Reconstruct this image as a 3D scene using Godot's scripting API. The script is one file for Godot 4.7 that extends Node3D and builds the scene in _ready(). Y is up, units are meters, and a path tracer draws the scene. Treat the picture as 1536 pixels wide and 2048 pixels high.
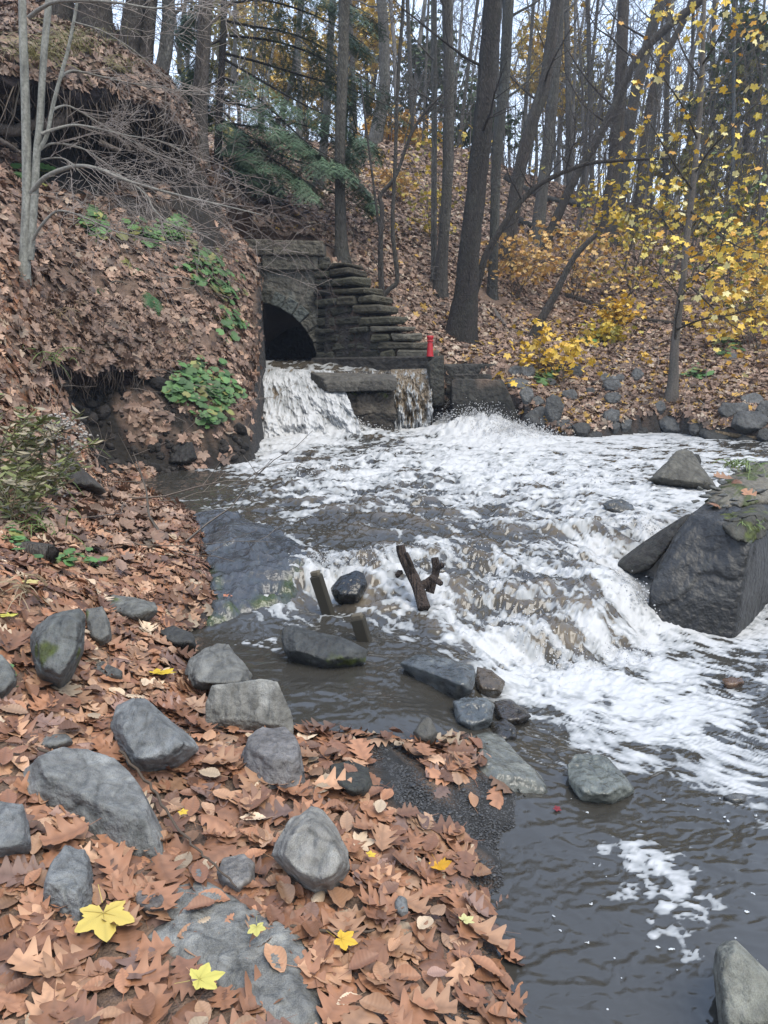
extends Node3D
# A stream bursting out of a stone culvert in an autumn ravine. y is up, the camera stands at the near bank looking along -z.
const FOC := 1547.0
const PITCH := 0.18326
const EYE := Vector3(0.0, 1.75, 0.0)
var rng := RandomNumberGenerator.new()
var M := {}
var nz := FastNoiseLite.new()
var nz2 := FastNoiseLite.new()
var cells := FastNoiseLite.new()
var ground_node: MeshInstance3D
var stream_node: MeshInstance3D

# ---------------------------------------------------------------- survey of the place
func P(px: float, py: float, d: float) -> Vector3:
	var u := (px - 768.0) / FOC
	var v := (1024.0 - py) / FOC
	var t := d / (cos(PITCH) + v * sin(PITCH))
	return Vector3(u * t, EYE.y + (v * cos(PITCH) - sin(PITCH)) * t, -d)

func slope(py: float) -> float:
	var v := (1024.0 - py) / FOC
	return -(v * cos(PITCH) - sin(PITCH)) / (cos(PITCH) + v * sin(PITCH))

func dep(py: float, y: float) -> float:
	return (EYE.y - y) / slope(py)

func L(px: float, py: float, y: float) -> Vector3:
	return P(px, py, dep(py, y))

func Mp(px: float, py: float) -> Vector3:
	return P(px, py, 1.475 / (slope(py) + 0.035))

class Fit:
	var p := PackedVector2Array()
	var w := PackedFloat64Array()
	func solve(pts: PackedVector3Array) -> void:
		var n := pts.size()
		var m := n + 3
		var rows := []
		for q in pts:
			p.append(Vector2(q.x, q.z))
		for i in m:
			var r := PackedFloat64Array()
			r.resize(m + 1)
			r.fill(0.0)
			if i < n:
				for j in n:
					r[j] = p[i].distance_to(p[j])
				r[i] += 0.02
				r[n] = 1.0
				r[n + 1] = p[i].x
				r[n + 2] = p[i].y
				r[m] = pts[i].y
			else:
				for j in n:
					r[j] = 1.0 if i == n else (p[j].x if i == n + 1 else p[j].y)
			rows.append(r)
		for k in m:
			var best := k
			for i in range(k + 1, m):
				if absf(rows[i][k]) > absf(rows[best][k]):
					best = i
			var tmp = rows[k]
			rows[k] = rows[best]
			rows[best] = tmp
			var rk: PackedFloat64Array = rows[k]
			for i in range(k + 1, m):
				var ri: PackedFloat64Array = rows[i]
				var f := ri[k] / rk[k]
				if f != 0.0:
					for j in range(k, m + 1):
						ri[j] -= f * rk[j]
					rows[i] = ri
		w.resize(m)
		for k in range(m - 1, -1, -1):
			var rk: PackedFloat64Array = rows[k]
			var s := rk[m]
			for j in range(k + 1, m):
				s -= rk[j] * w[j]
			w[k] = s / rk[k]
	func at(x: float, z: float) -> float:
		var n := p.size()
		var q := Vector2(x, z)
		var s := w[n] + w[n + 1] * x + w[n + 2] * z
		for i in n:
			s += w[i] * q.distance_to(p[i])
		return s

class Grid:
	var x0: float
	var z0: float
	var st: float
	var nx: int
	var nzz: int
	var h := PackedFloat32Array()
	func set_up(ax: float, az: float, bx: float, bz: float, step: float) -> void:
		x0 = ax
		z0 = az
		st = step
		nx = int((bx - ax) / step) + 1
		nzz = int((bz - az) / step) + 1
		h.resize(nx * nzz)
	func has(x: float, z: float) -> bool:
		return x > x0 and z > z0 and x < x0 + st * (nx - 1.01) and z < z0 + st * (nzz - 1.01)
	func at(x: float, z: float) -> float:
		var fx := clampf((x - x0) / st, 0.0, nx - 1.001)
		var fz := clampf((z - z0) / st, 0.0, nzz - 1.001)
		var i := int(fx)
		var j := int(fz)
		fx -= i
		fz -= j
		var k := j * nx + i
		return lerpf(lerpf(h[k], h[k + 1], fx), lerpf(h[k + nx], h[k + nx + 1], fx), fz)

var g_near := Grid.new()
var g_far := Grid.new()
var w_grid := Grid.new()
var shore_grid := Grid.new()
var shore := PackedVector2Array()

func ground(x: float, z: float) -> float:
	if g_near.has(x, z):
		return g_near.at(x, z)
	return g_far.at(x, z)

func ground_normal(x: float, z: float) -> Vector3:
	var e := 0.12
	return Vector3(ground(x - e, z) - ground(x + e, z), 2.0 * e, ground(x, z - e) - ground(x, z + e)).normalized()

func water(x: float, z: float) -> float:
	return w_grid.at(x, z)

func inside(x: float, z: float) -> float:
	return shore_grid.at(x, z) if shore_grid.has(x, z) else -5.0

func hit(px: float, py: float) -> float:
	var d := 1.3
	while d < 70.0:
		var q := P(px, py, d)
		if q.y < ground(q.x, q.z):
			return d
		d += 0.006 + d * 0.004
	return 70.0

func on_ground(px: float, py: float) -> Vector3:
	return P(px, py, hit(px, py))

# ---------------------------------------------------------------- mesh helpers
class MB:
	var v := PackedVector3Array()
	var n := PackedVector3Array()
	var c := PackedColorArray()
	var uv := PackedVector2Array()
	var t := PackedInt32Array()
	func vert(p: Vector3, nn: Vector3, col := Color.WHITE, u := Vector2.ZERO) -> int:
		v.append(p)
		n.append(nn)
		c.append(col)
		uv.append(u)
		return v.size() - 1
	func tri(a: int, b: int, d: int) -> void:
		t.append(a)
		t.append(d)
		t.append(b)
	func flat(a: Vector3, b: Vector3, d: Vector3, col := Color.WHITE) -> void:
		var nn := (b - a).cross(d - a).normalized()
		var k := vert(a, nn, col)
		vert(b, nn, col)
		vert(d, nn, col)
		tri(k, k + 1, k + 2)
	func quad(a: Vector3, b: Vector3, d: Vector3, e: Vector3, col := Color.WHITE) -> void:
		flat(a, b, d, col)
		flat(a, d, e, col)
	func smooth() -> void:
		n.fill(Vector3.ZERO)
		for i in range(0, t.size(), 3):
			var a := t[i]
			var b := t[i + 1]
			var d := t[i + 2]
			var f := (v[d] - v[a]).cross(v[b] - v[a])
			n[a] += f
			n[b] += f
			n[d] += f
		for i in n.size():
			n[i] = n[i].normalized() if n[i].length_squared() > 1e-20 else Vector3.UP
	func tube(path: PackedVector3Array, rad: PackedFloat32Array, sides: int, col := Color.WHITE, rough := 0.0, noise: FastNoiseLite = null) -> void:
		var count := path.size()
		var base := v.size()
		var side := Vector3.ZERO
		for i in count:
			var dir := (path[mini(i + 1, count - 1)] - path[maxi(i - 1, 0)]).normalized()
			if i == 0:
				side = dir.cross(Vector3(0.31, 0.2, 0.93)).normalized()
			else:
				side = (side - dir * side.dot(dir)).normalized()
			var up := dir.cross(side)
			for k in sides:
				var a := TAU * k / sides
				var o := side * cos(a) + up * sin(a)
				var r := rad[i]
				if noise:
					r *= 1.0 + rough * noise.get_noise_3d(path[i].x * 3.0 + o.x * 2.0, path[i].y * 1.3, path[i].z * 3.0 + o.z * 2.0)
				vert(path[i] + o * r, o, col, Vector2(float(k) / sides, float(i)))
		for i in count - 1:
			for k in sides:
				var a := base + i * sides + k
				var b := base + i * sides + (k + 1) % sides
				tri(a, b, b + sides)
				tri(a, b + sides, a + sides)
		# closed ends
		for e in [0, count - 1]:
			var dir2 := (path[1] - path[0]).normalized() * -1.0 if e == 0 else (path[count - 1] - path[count - 2]).normalized()
			var m := vert(path[e], dir2, col)
			for k in sides:
				var a: int = base + e * sides + k
				var b: int = base + e * sides + (k + 1) % sides
				if e == 0:
					tri(m, b, a)
				else:
					tri(m, a, b)
	func mesh(mat: Material) -> ArrayMesh:
		var arr := []
		arr.resize(Mesh.ARRAY_MAX)
		arr[Mesh.ARRAY_VERTEX] = v
		arr[Mesh.ARRAY_NORMAL] = n
		arr[Mesh.ARRAY_COLOR] = c
		arr[Mesh.ARRAY_TEX_UV] = uv
		arr[Mesh.ARRAY_INDEX] = t
		var m := ArrayMesh.new()
		m.add_surface_from_arrays(Mesh.PRIMITIVE_TRIANGLES, arr)
		m.surface_set_material(0, mat)
		return m

func put(called: String, mesh: Mesh, parent: Node = self, at := Vector3.ZERO) -> MeshInstance3D:
	var o := MeshInstance3D.new()
	o.name = called
	o.mesh = mesh
	o.position = at
	parent.add_child(o, true)
	return o

func build(called: String, mb: MB, mat: Material, parent: Node = self, at := Vector3.ZERO) -> MeshInstance3D:
	return put(called, mb.mesh(mat), parent, at)

func tag(o: Node, label: String, category: String, group := "") -> Node:
	o.set_meta("label", label)
	o.set_meta("category", category)
	if group:
		o.set_meta("group", group)
	return o

func thing(called: String, label: String, category: String, at: Vector3, group := "") -> Node3D:
	var o := Node3D.new()
	o.name = called
	o.position = at
	add_child(o, true)
	tag(o, label, category, group)
	return o

func stuff(o: Node) -> Node:
	o.set_meta("kind", "stuff")
	return o

func structure(o: Node) -> Node:
	o.set_meta("kind", "structure")
	return o

func scatter(called: String, mesh: Mesh, where: Array, tint: Array, parent: Node) -> MultiMeshInstance3D:
	var mm := MultiMesh.new()
	mm.transform_format = MultiMesh.TRANSFORM_3D
	mm.use_colors = true
	mm.mesh = mesh
	mm.instance_count = where.size()
	for i in where.size():
		mm.set_instance_transform(i, where[i])
		mm.set_instance_color(i, tint[i])
	var o := MultiMeshInstance3D.new()
	o.name = called
	o.multimesh = mm
	parent.add_child(o, true)
	stuff(o)
	return o

func noise_image(size: int, freq: float, octaves: int, lo: float, hi: float, sd: int, ridged := false) -> Image:
	var f := FastNoiseLite.new()
	f.seed = sd
	f.frequency = freq
	f.fractal_octaves = octaves
	f.fractal_type = FastNoiseLite.FRACTAL_RIDGED if ridged else FastNoiseLite.FRACTAL_FBM
	var im := f.get_seamless_image(size, size)
	im.convert(Image.FORMAT_RGB8)
	var data := im.get_data()
	for i in data.size():
		data[i] = int(clampf(lerpf(lo, hi, data[i] / 255.0), 0.0, 1.0) * 255.0)
	return Image.create_from_data(size, size, false, Image.FORMAT_RGB8, data)

# broad mottling with a fine grain over it
func grain_image(size: int, sd: int, lo: float, hi: float) -> Image:
	var a := noise_image(size, 0.008, 7, 0.0, 1.0, sd).get_data()
	var b := noise_image(size, 0.09, 3, 0.0, 1.0, sd + 50).get_data()
	for i in a.size():
		a[i] = int(clampf(lerpf(lo, hi, clampf((a[i] * 0.5 + b[i] * 0.5) / 255.0 * 1.7 - 0.35, 0.0, 1.0)), 0.0, 1.0) * 255.0)
	return Image.create_from_data(size, size, false, Image.FORMAT_RGB8, a)

func tex(im: Image) -> ImageTexture:
	return ImageTexture.create_from_image(im)

func mat(called: String, rough: float, albedo := Color.WHITE) -> StandardMaterial3D:
	var m := StandardMaterial3D.new()
	m.resource_name = called
	m.vertex_color_use_as_albedo = true
	m.albedo_color = albedo
	m.roughness = rough
	M[called] = m
	return m

func triplanar(m: StandardMaterial3D, color: Texture2D, bump: Texture2D, cm: float, scale: Vector3) -> void:
	m.uv1_triplanar = true
	m.uv1_world_triplanar = true
	m.uv1_scale = scale
	if color:
		m.albedo_texture = color
	if bump:
		m.heightmap_enabled = true
		m.heightmap_texture = bump
		m.heightmap_scale = cm

func lin(r: float, g: float, b: float) -> Color:
	return Color(r, g, b)

func materials() -> void:
	var mottled := tex(grain_image(1024, 3, 0.62, 1.15))
	var fine := tex(noise_image(512, 0.05, 4, 0.0, 1.0, 5))
	var coarse := tex(noise_image(1024, 0.007, 7, 0.0, 1.0, 7))
	var ridges := tex(noise_image(512, 0.02, 4, 0.0, 1.0, 9, true))
	var m := mat("rock", 0.75)
	triplanar(m, mottled, coarse, 2.0, Vector3(2.2, 2.2, 2.2))
	m = mat("wet_rock", 0.14)
	triplanar(m, mottled, coarse, 1.3, Vector3(2.0, 2.0, 2.0))
	m = mat("wet_block", 0.5)
	triplanar(m, mottled, coarse, 2.2, Vector3(1.6, 1.6, 1.6))
	m = mat("concrete", 0.85)
	triplanar(m, mottled, coarse, 3.0, Vector3(1.3, 1.3, 1.3))
	m = mat("stone", 0.9)
	triplanar(m, mottled, coarse, 5.0, Vector3(0.9, 0.9, 0.9))
	m = mat("soil", 0.95)
	triplanar(m, mottled, coarse, 6.0, Vector3(1.1, 1.1, 1.1))
	m = mat("bark", 0.9)
	triplanar(m, mottled, ridges, 6.0, Vector3(3.0, 0.5, 3.0))
	m = mat("smooth_bark", 0.8)
	triplanar(m, mottled, fine, 0.6, Vector3(4.0, 2.5, 4.0))
	mat("twig", 0.85)
	m = mat("leaf", 0.55)
	m.backlight_enabled = true
	m.backlight = Color(0.25, 0.25, 0.25)
	m = mat("bright_leaf", 0.5)
	m.backlight_enabled = true
	m.backlight = Color(0.6, 0.6, 0.6)
	m = mat("needle", 0.6)
	mat("plant", 0.55).backlight_enabled = true
	M.plant.backlight = Color(0.4, 0.4, 0.4)
	mat("paint", 0.45)
	mat("droplet", 0.3)
	m = mat("wet_stone", 0.32)
	# the water: u is how much foam lies on it, v how much air and silt it carries
	var wi := Image.create(256, 64, false, Image.FORMAT_RGB8)
	var ri := Image.create(256, 64, false, Image.FORMAT_RGB8)
	for j in 64:
		var v := j / 63.0
		var body := Color(0.030, 0.030, 0.028).lerp(Color(0.19, 0.15, 0.105), v)
		for i in 256:
			var u := i / 255.0
			var f := smoothstep(0.43, 0.60, u)
			var foam := Color(0.24, 0.25, 0.255).lerp(Color(0.445, 0.45, 0.455), smoothstep(0.52, 0.95, u))
			var col := body.lerp(foam, f)
			wi.set_pixel(i, j, col.linear_to_srgb())
			var r := lerpf(lerpf(0.07, 0.3, v), 0.6, f)
			ri.set_pixel(i, j, Color(r, r, r))
	m = StandardMaterial3D.new()
	m.resource_name = "water"
	m.albedo_texture = tex(wi)
	m.texture_repeat = false
	m.roughness = 1.0
	m.roughness_texture = tex(ri)
	m.roughness_texture_channel = BaseMaterial3D.TEXTURE_CHANNEL_GREEN
	M.water = m

func _ready() -> void:
	rng.seed = 20
	var cam := Camera3D.new()
	cam.name = "camera"
	cam.position = EYE
	cam.rotation.x = -PITCH
	cam.fov = rad_to_deg(2.0 * atan(1024.0 / FOC))
	cam.near = 0.05
	cam.far = 400.0
	add_child(cam)
	var env := Environment.new()
	env.background_mode = Environment.BG_SKY
	var sky := Sky.new()
	var sm := ProceduralSkyMaterial.new()
	sm.sky_top_color = Color(0.74, 0.84, 1.0)
	sm.sky_horizon_color = Color(0.90, 0.95, 1.0)
	sm.sky_curve = 0.3
	sm.ground_bottom_color = Color(0.25, 0.22, 0.2)
	sm.ground_horizon_color = Color(0.5, 0.48, 0.46)
	sm.sky_energy_multiplier = 0.92
	sky.sky_material = sm
	env.sky = sky
	env.tonemap_mode = Environment.TONE_MAPPER_LINEAR
	env.tonemap_exposure = 2.35
	env.sdfgi_enabled = true
	env.ssao_enabled = true
	env.ssil_enabled = true
	env.fog_enabled = true
	env.fog_density = 0.0011
	env.fog_light_color = Color(0.78, 0.85, 0.95)
	var we := WorldEnvironment.new()
	we.name = "environment"
	we.environment = env
	add_child(we)
	var sun := DirectionalLight3D.new()
	sun.name = "sun"
	sun.light_energy = 0.5
	sun.light_color = Color(1.0, 0.985, 0.96)
	sun.light_angular_distance = 40.0
	sun.shadow_enabled = true
	sun.rotation_degrees = Vector3(-62, 35, 0)
	add_child(sun)

	nz.seed = 4
	nz.frequency = 1.0
	nz.fractal_octaves = 3
	nz2.seed = 11
	nz2.frequency = 1.0
	nz2.fractal_octaves = 1
	cells.seed = 8
	cells.noise_type = FastNoiseLite.TYPE_CELLULAR
	cells.cellular_return_type = FastNoiseLite.RETURN_DISTANCE2_SUB
	cells.frequency = 1.0
	cells.fractal_octaves = 1
	materials()
	survey()
	make_ground()
	make_overhangs()
	make_stream()
	make_culvert()
	make_weir()
	make_rocks()
	make_shore_stones()
	make_driftwood()
	make_trees()
	make_far_woods()
	make_shrubs()
	make_plants()
	make_leaves()

# ---------------------------------------------------------------- the lie of the land
func survey() -> void:
	var land := PackedVector3Array()
	# near bank, by height above the lower pool
	for q in [[0, 2048, .17], [300, 2048, .13], [600, 2048, .09], [900, 2020, .06], [1040, 1950, .01], [0, 1800, .24], [300, 1800, .18], [600, 1800, .12], [850, 1750, .07],
			[960, 1700, .02], [900, 1640, .018], [1000, 1640, .008], [820, 1610, .03], [0, 1550, .38], [300, 1520, .27], [550, 1560, .2], [760, 1640, .03], [880, 1560, .07], [940, 1510, .04], [0, 1380, .5], [200, 1380, .38], [380, 1420, .25], [600, 1475, .21],
			[780, 1490, .2], [0, 1250, .62], [200, 1250, .47], [340, 1250, .3], [0, 1150, .78], [200, 1150, .55], [350, 1150, .46], [100, 1050, .75], [250, 1050, .62], [360, 1040, .55]]:
		land.append(L(q[0], q[1], q[2]))
	# steep left bank, hollow and ridge, by distance
	for q in [[0, 1000, 5.2], [0, 880, 5.9], [60, 930, 6.4], [120, 950, 7.2], [0, 720, 7.2], [190, 975, 7.5], [230, 962, 8.15], [180, 900, 8.5], [150, 810, 8.8], [180, 760, 9.2], [320, 942, 8.75], [320, 850, 9.1], [320, 770, 9.6],
			[430, 927, 9.2], [430, 850, 9.5], [420, 760, 10.1], [430, 680, 10.9], [430, 600, 11.9], [430, 520, 13.0], [495, 915, 9.5], [510, 800, 11.0], [515, 740, 12.3], [510, 640, 13.2], [505, 560, 14.0],
			[60, 700, 8.0], [60, 560, 8.6], [150, 650, 9.3], [150, 560, 9.8], [250, 650, 9.9], [250, 560, 10.6], [330, 650, 10.5], [330, 560, 11.2], [60, 450, 9.7], [150, 450, 10.9], [250, 450, 11.8], [330, 450, 12.5],
			[400, 440, 13.3], [0, 560, 8.0], [0, 400, 9.6], [150, 400, 11.7], [250, 420, 12.3], [330, 420, 12.8], [150, 300, 13.4], [250, 300, 13.7], [330, 320, 13.9], [60, 300, 12.2], [0, 300, 11.6],
			[35, 25, 13.2], [156, 55, 13.8], [246, 109, 14.1], [328, 153, 14.4], [353, 208, 14.5], [383, 254, 14.6], [420, 380, 14.8], [455, 472, 15.2]]:
		land.append(P(q[0], q[1], q[2]))
	# behind the culvert, the hillside and the right bank
	for q in [[560, 478, 16.0], [620, 482, 16.1], [700, 532, 16.2], [790, 634, 15.2], [852, 700, 14.6], [870, 714, 14.2], [930, 722, 13.9], [1010, 732, 13.7], [1050, 765, 13.2], [1100, 820, 12.7], [1160, 805, 12.9],
			[1250, 830, 12.6], [1345, 802, 12.9], [1500, 820, 12.4], [1536, 700, 15.5], [1300, 700, 16], [1100, 700, 16], [960, 690, 15.6], [1100, 600, 20.5], [1300, 600, 20.5], [1500, 600, 21], [985, 605, 18.8],
			[860, 600, 17.2], [780, 500, 17.8], [900, 500, 20], [1000, 520, 20.5], [1100, 500, 23], [1250, 500, 25], [1400, 520, 26], [1536, 520, 26], [640, 372, 20.5], [760, 400, 20.5], [600, 300, 25], [750, 300, 25.5],
			[900, 400, 24], [900, 310, 29], [1000, 350, 28], [1000, 325, 32], [1100, 400, 30], [1250, 430, 31], [1536, 440, 33], [480, 400, 17.2], [430, 300, 20]]:
		land.append(P(q[0], q[1], q[2]))
	for q in [[-20, 10.5, -45], [0, 10.5, -45], [20, 9.6, -45], [40, 9, -45], [-40, 12, -30], [40, 7.5, -28], [-12, 8.4, -20], [-8, 7.9, -17], [-6, 8.6, -24], [-14, 8.0, -13], [-12, 5.6, -8], [-9, 3.2, -5], [-5, 1.3, -3], [-4, 0.6, 1], [0, 0.25, 1.5],
			[5, 0.1, 1.5], [9, 0.7, -8], [10, 1.4, -12], [13, 2.0, -15], [18, 3.6, -20], [12, 0.9, -4], [0, 9.5, -95], [50, 9, -95], [-50, 12, -95], [70, 8, -50], [-70, 12, -40], [60, 6, 5], [-60, 10, 5], [25, 2.5, -6], [-25, 8, -2]]:
		land.append(Vector3(q[0], q[1], q[2]))
	var fit := Fit.new()
	fit.solve(land)
	# the water's own level
	var wet := PackedVector3Array()
	for q in [[1040, 1950, 0], [1536, 2048, 0], [960, 1700, 0], [1250, 1750, 0], [1200, 1500, 0], [1010, 1410, .01], [1100, 1355, 0], [1290, 1335, 0], [1480, 1290, 0], [1536, 1400, 0], [1060, 1440, 0], [420, 1440, .2], [600, 1440, .2], [400, 1275, .21],
			[560, 1265, .21], [700, 1350, .2], [850, 1250, .22], [800, 1440, .19], [900, 1350, .16], [930, 1465, .11], [960, 1330, .13], [610, 1150, .40], [720, 1140, .41], [850, 1145, .39], [640, 1205, .24], [740, 1220, .24],
			[850, 1215, .24], [1000, 1150, .34], [1150, 1140, .34], [1240, 1145, .35], [960, 1230, .2], [1000, 1260, .15], [1100, 1250, .18], [1200, 1205, .25], [1210, 1312, .02], [1030, 1340, .03], [1262, 1180, .27], [1285, 1262, .05], [1325, 1225, .02], [1360, 1180, .05], [1140, 1320, .03]]:
		wet.append(L(q[0], q[1], q[2]))
	for q in [[400, 1020], [600, 1040], [250, 975], [500, 935], [800, 1010], [1000, 1000], [1290, 1040], [800, 930], [1000, 900], [1200, 880], [1400, 900], [1536, 890], [1430, 990], [525, 862], [700, 880], [1060, 866]]:
		wet.append(Mp(q[0], q[1]))
	wet.append(Vector3(9, 0.6, -9))
	wet.append(Vector3(9, 0.0, -3))
	wet.append(Vector3(0, 0.0, 0))
	var wfit := Fit.new()
	wfit.solve(wet)
	# the shoreline, left bank upstream and right bank back down
	var line := PackedVector3Array()
	for q in [[1180, 2600, 0], [1062, 2100, 0], [1040, 1950, 0], [1015, 1860, 0], [1000, 1780, 0], [1015, 1700, 0], [1040, 1650, 0], [1062, 1610, 0], [1010, 1570, 0], [985, 1525, .02], [930, 1492, .06], [870, 1474, .17],
			[760, 1462, .2], [600, 1455, .2], [430, 1442, .2], [372, 1320, .2], [385, 1265, .21], [425, 1235, .24]]:
		line.append(L(q[0], q[1], q[2]))
	for q in [[432, 1190], [415, 1110], [392, 1035], [330, 1000], [250, 968], [320, 950], [430, 935], [500, 925], [512, 890]]:
		line.append(Mp(q[0], q[1]))
	line.append(P(522, 850, 12.2))
	line.append(P(527, 720, 13.9))
	line.append(P(524, 715, 15.6))
	line.append(P(640, 712, 15.6))
	line.append(P(652, 712, 15.2))
	line.append(P(848, 715, 13.85))
	line.append(P(862, 760, 13.2))
	for q in [[930, 850], [1060, 868], [1120, 876], [1200, 874], [1280, 868], [1340, 866], [1400, 876], [1536, 884], [1750, 886]]:
		line.append(Mp(q[0], q[1]))
	line.append(Vector3(14, 0, -8))
	line.append(Vector3(14, 0, 1))
	for q in line:
		shore.append(Vector2(q.x, q.z))
	shore_grid.set_up(-4.5, -16.5, 10.0, 1.0, 0.1)
	w_grid.set_up(-4.5, -16.5, 10.0, 1.0, 0.1)
	for j in shore_grid.nzz:
		for i in shore_grid.nx:
			var q := Vector2(shore_grid.x0 + i * 0.1, shore_grid.z0 + j * 0.1)
			var best := 99.0
			for k in shore.size():
				var a := shore[k]
				var b := shore[(k + 1) % shore.size()]
				best = minf(best, q.distance_squared_to(Geometry2D.get_closest_point_to_segment(q, a, b)))
			best = sqrt(best)
			shore_grid.h[j * shore_grid.nx + i] = best if Geometry2D.is_point_in_polygon(q, shore) else -best
			var lvl := wfit.at(q.x, maxf(q.y, -13.4))
			lvl = clampf(lvl, 0.0, 0.78)
			w_grid.h[j * shore_grid.nx + i] = lvl
	g_near.set_up(-9.0, -19.0, 10.5, -0.8, 0.1)
	for j in g_near.nzz:
		for i in g_near.nx:
			var x := g_near.x0 + i * 0.1
			var z := g_near.z0 + j * 0.1
			var h := fit.at(x, z)
			h += (nz.get_noise_2d(x * 0.9, z * 0.9) * 0.10 + nz.get_noise_2d(x * 3.0, z * 3.0) * 0.03) * smoothstep(-3.0, -7.0, z)
			if x < -0.5 and z < -7.5:
				h += nz.get_noise_2d(x * 2.2 + 9.0, z * 2.2) * 0.14
			var s := inside(x, z)
			if s > -4.0:
				var lvl := water(x, z)
				if s > 0.0:
					h = minf(h, lvl - minf(0.5, 0.03 + 0.7 * s))
				elif z > -13.6:
					h = maxf(h, lvl + 0.005 + minf(-s, 0.4) * 0.2)
			g_near.h[j * g_near.nx + i] = h
	g_far.set_up(-80, -100, 80, 12, 1.0)
	for j in g_far.nzz:
		for i in g_far.nx:
			var x := g_far.x0 + i
			var z := g_far.z0 + j
			var h := fit.at(x, z) + nz.get_noise_2d(x * 0.2, z * 0.2) * 0.5
			if x >= -9.0 and x <= 10.5 and z >= -19.0 and z <= -0.8:
				h = g_near.at(x, z)
			g_far.h[j * g_far.nx + i] = h

var gravel := PackedVector2Array()
func on_gravel(x: float, z: float) -> bool:
	if gravel.is_empty():
		for q in [[735, 1570], [790, 1565], [830, 1600], [880, 1640], [930, 1600], [985, 1560], [1060, 1600], [1040, 1650], [1015, 1700], [1010, 1800], [1040, 1920], [1000, 1900], [960, 1760], [945, 1700], [900, 1690], [830, 1695], [755, 1660], [720, 1610]]:
			var w := L(q[0], q[1], .01)
			gravel.append(Vector2(w.x, w.z))
	return Geometry2D.is_point_in_polygon(Vector2(x, z), gravel)

# bare earth: (x px, y px, radius px) looked up on the slope
var bare := []
func bareness(p: Vector3) -> float:
	var b := 0.0
	for q in bare:
		var e: Vector3 = p - q[0]
		b = maxf(b, 1.0 - smoothstep(0.6, 1.15, e.length() / q[1] + nz.get_noise_3d(p.x * 2.0, p.y * 2.0, p.z * 2.0) * 0.9))
	return b

func make_ground() -> void:
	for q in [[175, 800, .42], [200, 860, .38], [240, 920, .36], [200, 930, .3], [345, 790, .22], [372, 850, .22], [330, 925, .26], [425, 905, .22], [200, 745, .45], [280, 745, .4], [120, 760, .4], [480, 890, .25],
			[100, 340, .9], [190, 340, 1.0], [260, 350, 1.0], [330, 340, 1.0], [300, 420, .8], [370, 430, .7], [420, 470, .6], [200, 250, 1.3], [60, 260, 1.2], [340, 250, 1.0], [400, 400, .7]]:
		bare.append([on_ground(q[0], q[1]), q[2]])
	var mb := MB.new()
	# near sheet
	var st := 0.1
	var g := g_near
	for j in g.nzz:
		for i in g.nx:
			var p := Vector3(g.x0 + i * st, g.h[j * g.nx + i], g.z0 + j * st)
			p.y += nz.get_noise_2d(p.x * 9.0, p.z * 9.0) * 0.012
			mb.vert(p, Vector3.UP, ground_color(p))
	for j in g.nzz - 1:
		for i in g.nx - 1:
			var a := j * g.nx + i
			# the earth gives way to the culvert's mouth
			if absf(g.x0 + i * st + 2.57) < 1.36 and absf(g.z0 + j * st + 15.75) < 0.5:
				continue
			mb.tri(a, a + g.nx, a + g.nx + 1)
			mb.tri(a, a + g.nx + 1, a + 1)
	# far sheet round it
	var first := mb.v.size()
	for j in g_far.nzz:
		for i in g_far.nx:
			var x := g_far.x0 + i
			var z := g_far.z0 + j
			var p := Vector3(x, g_far.h[j * g_far.nx + i], z)
			if x > -9.0 and x < 10.5 and z > -19.0 and z < -0.8:
				p.y -= 0.1
			mb.vert(p, Vector3.UP, ground_color(p))
	for j in g_far.nzz - 1:
		for i in g_far.nx - 1:
			var x := g_far.x0 + i
			var z := g_far.z0 + j
			if x >= -8.0 and x + 1.0 <= 9.5 and z >= -18.0 and z + 1.0 <= -1.8:
				continue
			var a := first + j * g_far.nx + i
			mb.tri(a, a + g_far.nx, a + g_far.nx + 1)
			mb.tri(a, a + g_far.nx + 1, a + 1)
	mb.smooth()
	ground_node = build("ground", mb, M.soil)
	structure(ground_node)

func ground_color(p: Vector3) -> Color:
	var c := lin(0.13, 0.085, 0.06).lerp(lin(0.22, 0.15, 0.11), 0.5 + 0.6 * nz.get_noise_2d(p.x * 1.7, p.z * 1.7))
	var s := inside(p.x, p.z)
	if s > -0.12:
		c = c.lerp(lin(0.035, 0.033, 0.032), smoothstep(-0.12, 0.0, s))
	if p.z > -4.0 and on_gravel(p.x, p.z):
		c = lin(0.03, 0.029, 0.028)
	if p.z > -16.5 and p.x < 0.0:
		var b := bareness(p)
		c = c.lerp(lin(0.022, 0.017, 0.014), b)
	return c

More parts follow.
